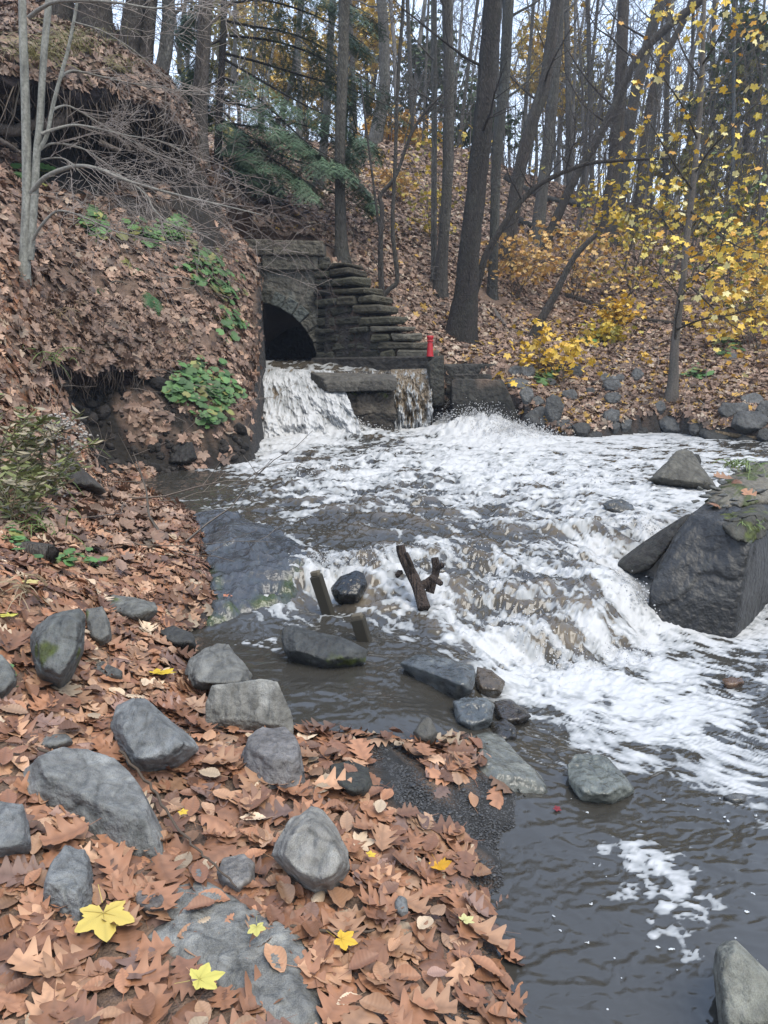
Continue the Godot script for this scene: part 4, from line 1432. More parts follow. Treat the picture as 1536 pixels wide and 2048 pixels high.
# ---------------------------------------------------------------- rocks of the near bank and of the stream
func make_rocks() -> void:
	var grey := lin(0.30, 0.305, 0.295)
	var blue := lin(0.275, 0.285, 0.285)
	var warm := lin(0.185, 0.175, 0.16)
	var dark := lin(0.06, 0.06, 0.056)
	# each: name, label, outline in sight, height of its foot, thickness, colour, extras
	var list := [
		["boulder", "smooth rounded grey boulder alone among the leaves at bottom centre", [[620, 1598], [650, 1612], [678, 1645], [705, 1700], [709, 1740], [690, 1775], [655, 1790], [600, 1775], [560, 1745], [534, 1710], [545, 1678], [575, 1630]], .07, .3, lin(.36, .35, .32), {"soft": .3, "amp": .08, "level": 5, "bulge": .4}],
		["boulder", "big flat-topped grey boulder crossed by twigs at lower left", [[45, 1556], [110, 1530], [175, 1536], [240, 1556], [295, 1605], [332, 1680], [330, 1735], [270, 1720], [200, 1690], [140, 1640], [60, 1600]], .2, .45, grey, {"soft": .12, "amp": .08, "flush": true, "rise": .12}],
		["rock", "blue-grey split rock at the left edge below the flat boulder", [[-60, 1600], [0, 1597], [47, 1602], [60, 1650], [64, 1702], [0, 1716], [-60, 1716]], .2, .25, blue, {"lean": .45}],
		["rock", "flat bluish stone poking from oak leaves beside the big yellow leaf", [[128, 1724], [180, 1728], [192, 1770], [190, 1810], [160, 1852], [84, 1830], [90, 1775]], .15, .2, blue, {"soft": .12, "amp": .09, "flush": true, "rise": .09}],
		["rock", "small brownish stone between the flat boulder and the pale slab", [[255, 1775], [285, 1752], [325, 1756], [345, 1790], [335, 1822], [290, 1832], [260, 1810]], .14, .16, lin(.25, .22, .2), {"soft": .5, "lean": .8}],
		["slab_rock", "broad pale grey slab flush with the leaves at bottom centre", [[345, 1778], [408, 1770], [470, 1832], [560, 1862], [612, 1884], [632, 1950], [648, 2060], [560, 2070], [420, 1960], [300, 1880]], .1, .22, lin(.32, .32, .30), {"soft": .08, "amp": .08, "flush": true, "rise": .04}],
		["rock", "grey stone cut off by the bottom edge right of the pale slab", [[622, 2048], [655, 2020], [720, 2012], [748, 2030], [760, 2090], [620, 2090]], .06, .2, lin(.3, .3, .28), {"soft": .14, "lean": .8}],
		["rock", "small grey stone left of the smooth rounded boulder", [[430, 1745], [445, 1712], [490, 1706], [511, 1725], [510, 1765], [480, 1785], [440, 1768]], .1, .16, lin(.3, .285, .27), {"soft": .14, "lean": .8}],
		["rock", "purplish-grey stone with leaves piled on its left shoulder", [[480, 1520], [520, 1494], [575, 1494], [606, 1520], [613, 1570], [600, 1592], [540, 1585], [485, 1550]], .16, .28, lin(.28, .265, .26), {"soft": .12, "amp": .09, "flush": true, "rise": .12}],
		["rock", "dark mossy wet stone at the edge of the gravel", [[655, 1525], [700, 1512], [742, 1530], [750, 1570], [735, 1592], [690, 1592], [658, 1565]], .08, .26, lin(.05, .052, .045), {"moss": .12, "soft": .3, "lean": .8}],
		["boulder", "angular blue-grey rock with pale veins among leaves at left", [[262, 1393], [292, 1396], [345, 1440], [384, 1476], [400, 1496], [352, 1532], [258, 1541], [240, 1500], [218, 1452], [232, 1410]], .27, .34, blue, {"soft": .1, "amp": .07, "level": 5, "lean": .5, "bulge": .3}],
		["boulder", "two-humped wedge rock with a notched top by the quiet water", [[424, 1371], [440, 1372], [475, 1386], [520, 1358], [555, 1364], [578, 1415], [588, 1442], [584, 1470], [500, 1458], [414, 1452], [412, 1408]], .22, .22, lin(.27, .262, .235), {"soft": .1, "amp": .06, "level": 5, "lean": .4, "bulge": .1, "top": Color(.3, .3, .28, 1.0)}],
		["boulder", "rounded dome-shaped grey boulder at the water's edge", [[435, 1278], [460, 1282], [490, 1320], [511, 1352], [505, 1378], [450, 1386], [375, 1382], [362, 1345], [372, 1315], [405, 1290]], .26, .36, lin(.22, .22, .205), {"soft": .3, "amp": .08, "level": 5}],
		["rock", "long low stone with a mossy front edge among the upper leaves", [[198, 1200], [225, 1188], [270, 1192], [312, 1206], [318, 1222], [285, 1240], [245, 1236], [205, 1222]], .45, .3, lin(.22, .22, .2), {"moss": .1, "soft": .14}],
		["boulder", "tall angular mossy boulder standing at the left", [[70, 1250], [110, 1222], [160, 1215], [172, 1228], [168, 1300], [140, 1355], [125, 1376], [75, 1358], [58, 1300], [60, 1270]], .45, .4, lin(.17, .178, .17), {"moss": .16, "soft": .1, "amp": .08, "level": 5, "lean": .4, "bulge": .35}],
		["rock", "mossy stone tucked behind the tall angular boulder", [[170, 1216], [205, 1210], [222, 1245], [226, 1275], [208, 1292], [175, 1285]], .45, .25, lin(.2, .2, .185), {"moss": .22, "soft": .2}],
		["rock", "rough grey stone cut by the left edge beside green leaves", [[-40, 1300], [5, 1305], [32, 1340], [36, 1365], [10, 1400], [-40, 1405]], .5, .3, lin(.22, .226, .21), {"moss": .1, "soft": .2, "amp": .12}],
		["rock", "low pitted stone half buried in leaves at far left", [[68, 1470], [105, 1452], [140, 1460], [150, 1485], [110, 1500], [70, 1495]], .35, .2, lin(.22, .22, .205), {"soft": .3, "amp": .14}],
		["rock", "small stone at the foot of the tall mossy boulder", [[170, 1335], [205, 1320], [248, 1342], [245, 1356], [190, 1352]], .4, .15, lin(.16, .16, .15), {"moss": .1}],
		["rock", "dark low stone between leaf bank and the dome boulder", [[318, 1260], [345, 1248], [385, 1265], [395, 1290], [350, 1292], [322, 1278]], .25, .25, lin(.07, .07, .066), {"soft": .14}],
		["rock", "tiny bluish stone under the yellow hollow leaf at right", [[788, 1800], [800, 1785], [815, 1795], [818, 1825], [800, 1835], [788, 1820]], .05, .08, blue, {"level": 3}],
		["rock", "tiny grey pebble right of the flat boulder", [[385, 1738], [400, 1732], [408, 1750], [400, 1768], [388, 1760]], .12, .06, blue, {"level": 3}],
		["boulder", "dark rock with a bright green moss stripe in the quiet water", [[566, 1256], [582, 1250], [640, 1262], [690, 1275], [735, 1300], [728, 1325], [672, 1336], [620, 1312], [570, 1306], [562, 1280]], .2, .3, lin(.075, .08, .08), {"soft": .15, "amp": .06, "level": 5, "moss": .14, "wet": .25}],
		["slab_rock", "thin shelf of dark rock breaking the smooth sheet of water", [[798, 1325], [835, 1308], [890, 1312], [948, 1332], [951, 1352], [945, 1384], [920, 1372], [880, 1348], [850, 1332]], .17, .25, lin(.075, .082, .085), {"soft": .1, "amp": .05, "lean": .9, "mat": "wet_rock"}],
		["rock", "brown wet rock under the foam right of the thin shelf", [[952, 1330], [985, 1335], [1015, 1362], [1005, 1388], [955, 1388], [948, 1360]], .08, .25, lin(.09, .07, .05), {"soft": .3, "mat": "wet_rock"}],
		["rock", "grey ribbed rock with water sliding over it by the outflow", [[905, 1402], [930, 1392], [978, 1394], [990, 1408], [985, 1445], [940, 1466], [910, 1450]], .08, .25, lin(.085, .095, .1), {"soft": .15, "mat": "wet_rock"}],
		["rock", "dark brown rounded wet stone where foam meets the bank", [[982, 1396], [1020, 1392], [1055, 1408], [1072, 1432], [1050, 1450], [1010, 1452], [985, 1440]], .03, .25, lin(.05, .042, .036), {"soft": .5, "mat": "wet_rock"}],
		["rock", "black wet stone with one leaf stuck on it", [[978, 1440], [1010, 1436], [1032, 1452], [1036, 1475], [1010, 1490], [980, 1480]], .03, .2, lin(.03, .027, .024), {"mat": "wet_rock", "amp": .14}],
		["rock", "small pointed grey stone at the tip of the leaf spit", [[848, 1430], [862, 1436], [876, 1465], [870, 1482], [835, 1482], [824, 1466]], .17, .12, lin(.12, .115, .1), {"soft": .12, "level": 3}],
		["slab_rock", "pale flat bedrock shelf awash between leaf spit and stream", [[925, 1480], [965, 1466], [1000, 1475], [1040, 1520], [1090, 1560], [1102, 1590], [1050, 1602], [990, 1575], [950, 1540]], .02, .3, lin(.14, .145, .13), {"soft": .25, "flush": true, "rise": .05, "mat": "wet_rock", "amp": .06}],
		["boulder", "greenish angular rock half under water below the white froth", [[1135, 1530], [1150, 1508], [1180, 1504], [1215, 1512], [1250, 1548], [1270, 1580], [1225, 1606], [1160, 1598], [1138, 1566]], .01, .3, lin(.13, .14, .125), {"soft": .12, "lean": .8, "bulge": .1, "mat": "wet_rock", "level": 5}],
		["boulder", "pale grey-green rock rising from calm water in the bottom right corner", [[1430, 1892], [1450, 1878], [1472, 1876], [1500, 1904], [1545, 1945], [1590, 2100], [1440, 2090], [1428, 1990], [1424, 1930]], .0, .4, lin(.3, .305, .26), {"soft": .12, "amp": .07, "level": 5, "lean": .35, "moss": .03, "wet": .08}],
		["boulder", "pointed pyramid-shaped speckled rock in the rapids", [[1298, 960], [1330, 926], [1352, 902], [1372, 898], [1386, 904], [1410, 940], [1432, 972], [1420, 980], [1370, 968], [1310, 965]], .54, .55, lin(.15, .142, .118), {"soft": .1, "amp": .06, "level": 5, "wet": .6}],
		["rock", "small dark nub behind the pyramid-shaped rock's right shoulder", [[1384, 905], [1398, 908], [1404, 922], [1396, 935], [1382, 925]], .62, .15, lin(.04, .04, .036), {"level": 3}],
		["rock", "low black rock lapped by foam left of the leaning slab", [[1205, 1008], [1220, 998], [1245, 997], [1265, 1008], [1270, 1022], [1250, 1030], [1212, 1020]], .5, .2, dark, {"mat": "wet_rock", "soft": .14}],
		["rock", "black wet rock beside the left wooden stake", [[660, 1175], [680, 1150], [712, 1139], [730, 1146], [736, 1170], [720, 1200], [670, 1200]], .3, .25, lin(.04, .043, .046), {"mat": "wet_rock", "soft": .2, "wet": .6}],
		["rock", "small brown stone awash in the lower right pool", [[1440, 1356], [1460, 1348], [1488, 1352], [1494, 1365], [1475, 1374], [1445, 1370]], .02, .12, lin(.12, .07, .04), {"mat": "wet_rock", "level": 3, "soft": .5}],
		["rock", "flat grey stone just under the water at the right edge", [[1440, 1590], [1470, 1578], [1500, 1584], [1496, 1602], [1460, 1606]], .0, .08, lin(.1, .1, .095), {"mat": "wet_rock", "level": 3, "soft": .5}],
		["rock", "dark earthy hump under dead weeds at the left bank", [[105, 925], [135, 900], [160, 915], [190, 960], [215, 985], [150, 985], [105, 960]], .85, .4, lin(.07, .06, .052), {"soft": .5, "amp": .1}],
		["rock", "dark boulder sunk in the steep earth left of the rapids", [[330, 905], [350, 880], [385, 885], [395, 915], [370, 932], [335, 930]], .68, .3, lin(.03, .027, .025), {"amp": .14}],
	]
	for q in list:
		var foot := -1e9
		for e in q[2]:
			foot = maxf(foot, e[1])
		var mx := 0.0
		for e in q[2]:
			mx += e[0] / q[2].size()
		var d0 := dep(foot, q[3])
		var dg := hit(clampf(mx, 5, 1530), minf(foot, 2040))
		var w := P(mx, minf(foot, 2040), dg)
		if inside(w.x, w.z) < 0.0 and foot < 2046:
			d0 = dg - 0.02
		boulder(q[0], q[1], q[2], d0, q[4], q[5], q[6])
	# the smooth wet bedrock at the left of the rapids: a low whale-backed sheet with worn grooves
	var a := [[388, 1030], [470, 1032], [545, 1062], [590, 1088], [618, 1128], [585, 1150], [572, 1190], [540, 1218], [480, 1235], [418, 1252], [428, 1180], [412, 1100]]
	var mb := MB.new()
	var pts := PackedVector2Array()
	for q in a:
		var w := Mp(q[0], q[1]) if q[1] < 1140 else L(q[0], q[1], lerpf(.4, .23, smoothstep(1140, 1240, q[1])))
		pts.append(Vector2(w.x, w.z))
	var st := 0.03
	var n := 110
	var x0 := -2.2
	var z0 := -7.2
	var idx := PackedInt32Array()
	idx.resize(n * n)
	idx.fill(-1)
	for j in n:
		for i in n:
			var q := Vector2(x0 + i * st, z0 + j * st * 1.0)
			var best := 9.0
			for k in pts.size():
				best = minf(best, q.distance_to(Geometry2D.get_closest_point_to_segment(q, pts[k], pts[(k + 1) % pts.size()])))
			if not Geometry2D.is_point_in_polygon(q, pts):
				best = -best
			if best < -0.25:
				continue
			var y := water(q.x, q.y) + clampf(0.03 + best * 0.12, -0.3, 0.06) + (minf(best, 0.0) * 0.8)
			var warp := nz.get_noise_2d(q.x * 1.4, q.y * 1.4)
			var gr := nz.get_noise_2d(q.x * 2.0 + q.y * 3.0 + warp * 2.0, q.x * 0.8 - q.y * 0.5)
			y += gr * 0.06 + nz.get_noise_2d(q.x * 5.0, q.y * 5.0) * 0.006
			y -= 0.05 * smoothstep(0.07, 0.0, absf(nz2.get_noise_2d(q.x * 0.9 + q.y * 2.1 + warp * 0.8, 5.0 + q.x * 0.4)))
			var c := lin(0.065, 0.07, 0.078) * (1.0 + 0.5 * gr)
			var green := smoothstep(0.08, 0.0, absf(best)) * smoothstep(-5.3, -4.9, q.y) * smoothstep(0.0, 0.4, nz.get_noise_2d(q.x * 6.0, q.y * 6.0) + 0.25)
			c = c.lerp(lin(0.05, 0.07, 0.015), green)
			c.a = 1.0
			idx[j * n + i] = mb.vert(Vector3(q.x, y, q.y), Vector3.UP, c)
	for j in n - 1:
		for i in n - 1:
			var e := [idx[j * n + i], idx[j * n + i + 1], idx[(j + 1) * n + i + 1], idx[(j + 1) * n + i]]
			if e.min() < 0:
				continue
			mb.tri(e[0], e[2], e[1])
			mb.tri(e[0], e[3], e[2])
	mb.smooth()
	tag(build("bedrock", mb, M.wet_rock), "smooth dark wet bedrock ledge between the leaf bank and the rapids", "rock")
	# wet gravel along the calm water's edge
	var stone := SphereMesh.new()
	stone.radius = 1.0
	stone.height = 2.0
	stone.radial_segments = 7
	stone.rings = 4
	stone.material = M.wet_stone
	var where := []
	var tint := []
	for i in 90000:
		var x := rng.randf_range(-0.4, 1.3)
		var z := rng.randf_range(-3.9, -1.6)
		var s := inside(x, z)
		var bed := on_gravel(x, z)
		if (s < -0.28 and not bed) or s > 0.3:
			continue
		if s < -0.05 and not bed and rng.randf() < smoothstep(-0.08, -0.28, s):
			continue
		var r := rng.randf_range(0.0015, 0.0055) * (1.0 if rng.randf() < 0.985 else 2.6)
		var y := ground(x, z) + r * 0.2
		where.append(Transform3D(Basis(Vector3.UP, rng.randf() * TAU) * Basis.from_scale(Vector3(r, r * 0.4, r * rng.randf_range(0.6, 1.0))), Vector3(x, y, z)))
		var g := rng.randf_range(0.02, 0.06) * (1.0 if rng.randf() < 0.97 else 2.0)
		tint.append(lin(g, g * 0.98, g * 0.97))
	scatter("wet_gravel", stone, where, tint, ground_node)

func make_shore_stones() -> void:
	# x px, y px, width, height, tone, label
	for q in [[1030, 743, 24, 24, .10, "left of a pair of pale grey stones at the end of the long wall"], [1055, 742, 30, 26, .11, "right of a pair of pale grey stones at the end of the long wall"], [1034, 767, 42, 24, .09, "flat grey stone just below the pair by the wall end"], [1053, 790, 26, 34, .10, "upright grey stone against the stepped block's right flank"],
			[1075, 802, 24, 20, .08, "small stone between the upright stone and the tall dark one"], [1108, 818, 34, 58, .055, "tallest dark upright stone on the right shore"], [1078, 835, 52, 38, .05, "dark split stone at the white water's right edge"], [1131, 848, 40, 20, .05, "low dark stone right below the tallest upright stone"],
			[1140, 791, 28, 22, .07, "dark stone under the yellow sapling's lowest leaves"], [1163, 858, 34, 24, .035, "black stone in the foam's edge below the right shore"], [1191, 873, 30, 20, .03, "black wet stone lapped by foam left of the foam shelf"], [1181, 783, 18, 16, .06, "small dark stone right of the yellow sapling"],
			[1224, 769, 34, 32, .10, "largest pale angular stone midway up the right shore"], [1210, 758, 20, 22, .09, "stone resting behind the largest pale angular stone"], [1240, 757, 18, 18, .08, "stone peeping out right of the largest pale angular stone"], [1226, 797, 30, 24, .075, "dark stone below the largest pale angular stone"], [1223, 832, 34, 26, .07, "bluish stone near the shore with orange leaves to its right"],
			[1231, 852, 18, 16, .07, "little stone under the bluish shore stone"], [1251, 848, 24, 22, .08, "round stone beside the bluish shore stone"], [1274, 750, 22, 26, .10, "single pear-shaped stone on the open leaf slope"], [1319, 814, 24, 20, .085, "small grey stone left of the slim maple's foot"], [1352, 846, 66, 38, .085, "big greenish smooth stone under the slim maple"],
			[1391, 857, 26, 22, .05, "dark stone right of the little side trickle"], [1436, 868, 74, 28, .035, "long black stone at the waterline right of the side trickle"], [1456, 822, 34, 30, .06, "dark stone left of the heap at the right edge"], [1508, 801, 46, 26, .09, "pale top stone of the heap at the right edge"], [1478, 818, 40, 26, .07, "middle stone of the heap at the right edge"], [1502, 842, 72, 38, .055, "broad dark bottom stone of the heap at the right edge"],
			[1530, 820, 30, 40, .06, "stone cut off by the right edge in the heap"], [1530, 870, 30, 24, .035, "black wet stone at the waterline cut by the right edge"], [1492, 879, 34, 18, .035, "low black stone at the waterline below the heap"], [1465, 714, 20, 14, .10, "lone flat stone far up the leaf slope at right"], [1150, 742, 26, 30, .06, "dark stone half hidden behind the yellow sapling"], [1100, 765, 20, 16, .06, "small stone left of the yellow sapling"], [1095, 868, 50, 20, .03, "black wet stone in the splash below the split stone"], [1285, 862, 24, 14, .035, "small black stone in front of the foam shelf"]]:
		var w: float = q[2] * 0.5
		var h: float = q[3] * 0.5
		var sil := []
		var n := 7
		var ph := rng.randf() * TAU
		for k in n:
			var a := TAU * k / n + ph + rng.randf_range(-0.25, 0.25)
			var e := rng.randf_range(1.0, 1.3)
			sil.append([q[0] + cos(a) * w * e, q[1] + sin(a) * h * e])
		var d := minf(hit(q[0], q[1] + h), 25.0) - 0.06
		var size: float = q[2] * d / FOC
		var c: Color = lin(1.0, 1.02, 1.02) * q[4] * 1.15
		c.a = 1.0
		boulder("shore_stone", q[5], sil, d, size * 0.8, c, {"level": 4, "soft": 0.03, "amp": 0.1, "group": "stones along the right shore", "cat": "stone", "lean": 0.5})

func make_driftwood() -> void:
	# two sawn stakes left standing in the stream
	for q in [[625, 1205, 640, 1142, 660, "left wooden stake with sawn top leaning in the rapids", .36], [722, 1282, 714, 1232, 738, "right wooden stake, shorter, beside the mossy stream rock", .2]]:
		var top: Vector3
		var foot: Vector3
		if q[6] > 0.3:
			top = P(632, 1150, dep(1205, .3))
			foot = P(650, 1205, dep(1205, .3))
		else:
			top = P(716, 1236, dep(1282, .2))
			foot = P(730, 1282, dep(1282, .2))
		var up := (top - foot)
		var len := up.length() + 0.25
		var y := up.normalized()
		var x := Vector3(1, 0, 0.35)
		x = (x - y * x.dot(y)).normalized()
		var b := Basis(x, y, x.cross(y))
		var col := lin(0.028, 0.024, 0.018)
		var o := thing("stake", q[5], "stake", foot - y * 0.25, "wooden stakes standing in the stream")
		var w := 0.07 if q[6] > 0.3 else 0.075
		put("stake_shaft", block_mesh(Vector3(w, len, w * 0.8), 0.006, 0.003, col, b, M.twig), o, y * len * 0.5)
		put("sawn_top", block_mesh(Vector3(w * 0.8, 0.03, w * 0.62), 0.006, 0.003, lin(0.1, 0.085, 0.06), b, M.twig), o, y * (len + 0.012))
	# a snag caught on the ledge: a limb with a fork and a torn root end
	var d := dep(1205, .3)
	var o := thing("driftwood_snag", "dark broken branch snag sticking up out of the rapids", "driftwood", P(850, 1210, d))
	var org := o.position
	for q in [["limb", [[848, 1218, -.05], [838, 1180, .05], [822, 1145, .14], [806, 1112, .2], [801, 1090, .22]], .04, .026], ["fork", [[828, 1155, .12], [822, 1130, .1], [812, 1106, .08]], .018, .013], ["root_end", [[858, 1185, .1], [866, 1160, .12], [872, 1140, .12], [869, 1116, .12]], .028, .022], ["snapped_stub", [[872, 1135, .12], [884, 1130, .08]], .022, .018], ["low_stub", [[862, 1155, .05], [882, 1168, -.02]], .022, .016], ["knee", [[800, 1145, .2], [795, 1152, .16]], .022, .016], ["cross_piece", [[834, 1172, .08], [850, 1168, .1], [866, 1158, .12]], .03, .028]]:
		var path := PackedVector3Array()
		for e in q[1]:
			path.append(P(e[0], e[1], d + e[2]) - org)
		path = smooth_path(path, 5)
		var rad := PackedFloat32Array()
		for i in path.size():
			rad.append(lerpf(q[2], q[3], float(i) / (path.size() - 1)))
		var mb := MB.new()
		mb.tube(path, rad, 10, lin(0.075, 0.052, 0.042), 0.5, nz)
		build(q[0], mb, M.bark, o)
	# fallen trunks and sticks on the far bank
	for q in [[[[1128, 597], [1180, 612], [1230, 628], [1290, 644], [1390, 657]], .09, .05, lin(.075, .06, .05), "long dark fallen trunk sloping across the right bank"],
			[[[950, 578], [970, 600], [990, 628], [1012, 658]], .06, .045, lin(.26, .23, .2), "pale bare pole leaning down the slope right of the big dark trunk"],
			[[[985, 655], [1008, 672], [1020, 680]], .03, .02, lin(.2, .17, .14), "short pale stick on the leaves below the pale pole"],
			[[[1190, 662], [1240, 668], [1300, 672], [1310, 678]], .05, .03, lin(.07, .055, .045), "low mossy dark log below the long fallen trunk"],
			[[[1020, 440], [1050, 455], [1090, 468], [1140, 475]], .14, .1, lin(.07, .068, .06), "thick dark log lying between trunks on the far hillside"],
			[[[1010, 360], [1050, 385], [1100, 405], [1180, 415]], .14, .1, lin(.07, .07, .065), "upper dark log lying across the far hillside"],
			[[[560, 348], [600, 366], [640, 382], [680, 392]], .07, .05, lin(.05, .042, .035), "dark fallen branch on the hillside behind the culvert"],
			[[[1430, 868], [1470, 874], [1536, 884]], .04, .03, lin(.28, .2, .12), "tan stick lying along the waterline at the right edge"],
			[[[700, 480], [715, 498], [728, 512]], .03, .02, lin(.12, .1, .08), "grey stick sloping down beside the stair top tree"]]:
		var path := PackedVector3Array()
		for e in q[0]:
			path.append(on_ground(e[0], e[1]) + Vector3.UP * q[1] * 0.6)
		path = smooth_path(path, 5)
		var rad := PackedFloat32Array()
		for i in path.size():
			rad.append(lerpf(q[1], q[2], float(i) / (path.size() - 1)))
		var mb := MB.new()
		mb.tube(path, rad, 9, q[3], 0.3, nz)
		tag(build("fallen_branch", mb, M.bark), q[4], "branch")
	# thin sticks among the near leaves
	for q in [[[[245, 1540], [285, 1590], [320, 1640], [355, 1695], [395, 1742], [430, 1775], [470, 1822]], "long thin dark twig running down from the flat boulder"], [[[75, 1537], [120, 1555], [150, 1578], [172, 1607]], "forked dark twig lying on top of the flat boulder"], [[[560, 1868], [640, 1882], [700, 1884], [750, 1882]], "thin twig lying right of the pale slab"], [[[225, 805], [255, 850], [272, 885]], "stick lying down the steep leafy dirt left of the falls"], [[[190, 1590], [215, 1592], [235, 1585]], "stubby chip of wood on the flat boulder"]]:
		var path := PackedVector3Array()
		for e in q[0]:
			path.append(on_ground(e[0], e[1]) + Vector3.UP * 0.03)
		if q[1].contains("flat boulder"):
			for i in path.size():
				path[i] += Vector3.UP * 0.045
		path = smooth_path(path, 5)
		var rad := PackedFloat32Array()
		for i in path.size():
			rad.append(0.006 - 0.003 * i / path.size())
			path[i] += Vector3(rng.randf_range(-1, 1), rng.randf_range(0, 1), rng.randf_range(-1, 1)) * 0.006
		var mb := MB.new()
		mb.tube(path, rad, 5, lin(0.075, 0.055, 0.042))
		tag(build("twig", mb, M.twig), q[1], "twig")

# ---------------------------------------------------------------- trees
var leaf_spots := []   # ends of twigs where leaves may hang

func grow(mb: MB, pos: Vector3, dir: Vector3, length: float, rad: float, level: int, lift: float, col: Color, kids: int, wander := 0.35) -> void:
	var path := PackedVector3Array()
	var rads := PackedFloat32Array()
	var n := 5 if level > 0 else 4
	var p := pos
	var d := dir
	for i in n:
		path.append(p)
		rads.append(maxf(rad * (1.0 - 0.75 * i / (n - 1)), 0.0022))
		p += d * length / (n - 1)
		d = (d + Vector3(rng.randf_range(-1, 1), rng.randf_range(-1, 1), rng.randf_range(-1, 1)) * wander + Vector3.UP * lift).normalized()
	mb.tube(path, rads, 5 if rad > 0.02 else 3, col)
	leaf_spots.append(path[n - 1])
	if level <= 0:
		return
	for k in kids:
		var t := rng.randf_range(0.25, 0.98)
		var f := t * (n - 1)
		var i := mini(int(f), n - 2)
		var q := path[i].lerp(path[i + 1], f - i)
		var along := (path[i + 1] - path[i]).normalized()
		var side := along.cross(Vector3(rng.randf_range(-1, 1), rng.randf_range(-1, 1), rng.randf_range(-1, 1))).normalized()
		grow(mb, q, (along * rng.randf_range(0.5, 1.0) + side * rng.randf_range(0.5, 0.9)).normalized(), length * rng.randf_range(0.35, 0.6), rad * 0.5, level - 1, lift, col, kids, wander)

func px_path(pts: Array, d: float) -> PackedVector3Array:
	var out := PackedVector3Array()
	for q in pts:
		out.append(P(q[0], q[1], d + (q[2] if q.size() > 2 else 0.0)))
	return out

# a trunk that follows points seen in the photograph at one distance, goes on upwards for a few metres, and carries limbs and twigs
func tree(called: String, label: String, pts: Array, d: float, w0: float, w1: float, col: Color, opt := {}) -> Node3D:
	if d <= 0.0:
		d = hit(pts[0][0], pts[0][1])
	var path := px_path(pts, d)
	var foot := path[0]
	foot.y = minf(ground(foot.x, foot.z), foot.y)
	var o := thing(called, label, opt.get("cat", "tree"), foot, opt.get("group", ""))
	var org := foot
	path.insert(0, path[0] + Vector3.DOWN * 0.35)
	# beyond the frame the trunk goes on
	var last := path[path.size() - 1]
	var dir := (last - path[path.size() - 2]).normalized()
	var seen := path.size()
	if opt.get("on", true):
		for k in 3:
			dir = (dir + Vector3(rng.randf_range(-0.12, 0.12), 0.12, rng.randf_range(-0.12, 0.12))).normalized()
			last += dir * 1.3
			path.append(last)
	var sm := smooth_path(path, 6)
	var rad := PackedFloat32Array()
	var r0 := w0 * 0.5 * d / FOC
	var r1 := w1 * 0.5 * d / FOC
	var total := sm.size()
	for i in total:
		sm[i] -= org
		var t := float(i) / (total - 1)
		var tt := clampf(float(i) / (6.0 * (seen - 1)), 0.0, 1.0)
		var r := lerpf(r0, r1, tt)
		if t > float(seen) / path.size():
			r = r1 * lerpf(1.0, 0.4, (t - float(seen) / path.size()) / (1.0 - float(seen) / path.size() + 0.001))
		var h := sm[i].y
		r *= 1.0 + opt.get("flare", 0.5) * exp(-maxf(h, 0.0) / (r0 * 4.0 + 0.05))
		rad.append(r)
	var mb := MB.new()
	mb.tube(sm, rad, 12 if r0 > 0.06 else 8, Color.WHITE, 0.22, nz)
	for i in mb.v.size():
		var p := mb.v[i] + org
		var k := 1.0 + 0.45 * nz.get_noise_3d(p.x * 4.0, p.y * 1.2, p.z * 4.0)
		var cc := col * k
		# lichen and moss in patches
		cc = cc.lerp(lin(0.14, 0.15, 0.125), smoothstep(0.15, 0.5, nz.get_noise_3d(p.x * 2.0 + 60.0, p.y * 1.5, p.z * 2.0)) * opt.get("lichen", 0.35))
		cc.a = 1.0
		mb.c[i] = cc
	var m: Material = M[opt.get("bark", "bark")]
	build("trunk", mb, m, o)
	# limbs
	var n: int = opt.get("limbs", 4)
	var from: float = opt.get("from", 0.45)
	var twigs := MB.new()
	var tcol := col * 0.75
	tcol.a = 1.0
	leaf_spots = []
	for k in n:
		var t := lerpf(from, 0.97, (k + rng.randf()) / n)
		var i := int(t * (total - 1))
		var p := sm[i]
		var az := rng.randf() * TAU
		var ddir := Vector3(cos(az), rng.randf_range(0.25, 1.0), sin(az)).normalized()
		var ln := opt.get("reach", 1.6) as float * rng.randf_range(0.6, 1.3)
		var r := minf(rad[i] * 0.35, 0.032)
		var lp := PackedVector3Array()
		var lr := PackedFloat32Array()
		var q := p
		var dd := ddir
		for s in 6:
			lp.append(q)
			lr.append(maxf(r * (1.0 - s * 0.16), 0.006))
			q += dd * ln / 5.0
			dd = (dd + Vector3(rng.randf_range(-0.25, 0.25), rng.randf_range(-0.05, 0.3), rng.randf_range(-0.25, 0.25))).normalized()
		var lb := MB.new()
		lb.tube(lp, lr, 6, col)
		build("branch", lb, m, o)
		for s in opt.get("twigs", 5):
			var u := rng.randf_range(0.2, 1.0) * 5.0
			var a := mini(int(u), 4)
			var along := (lp[a + 1] - lp[a]).normalized()
			var side := along.cross(Vector3(rng.randf_range(-1, 1), rng.randf_range(-1, 1), rng.randf_range(-1, 1))).normalized()
			grow(twigs, lp[a].lerp(lp[a + 1], u - a), (along + side).normalized(), ln * rng.randf_range(0.4, 0.7), maxf(lr[a] * 0.5, 0.007), 2, 0.06, tcol, 3)
	for s in opt.get("stem_twigs", 14):
		var i := int(rng.randf_range(opt.get("low", 0.2), 0.95) * (total - 1))
		var az := rng.randf() * TAU
		grow(twigs, sm[i], Vector3(cos(az), rng.randf_range(0.1, 0.8), sin(az)).normalized(), rng.randf_range(0.5, 1.3), 0.009, 2, 0.05, tcol, 3)
	if twigs.v.size():
		stuff(build("fine_twigs", twigs, M.twig, o))
	return o

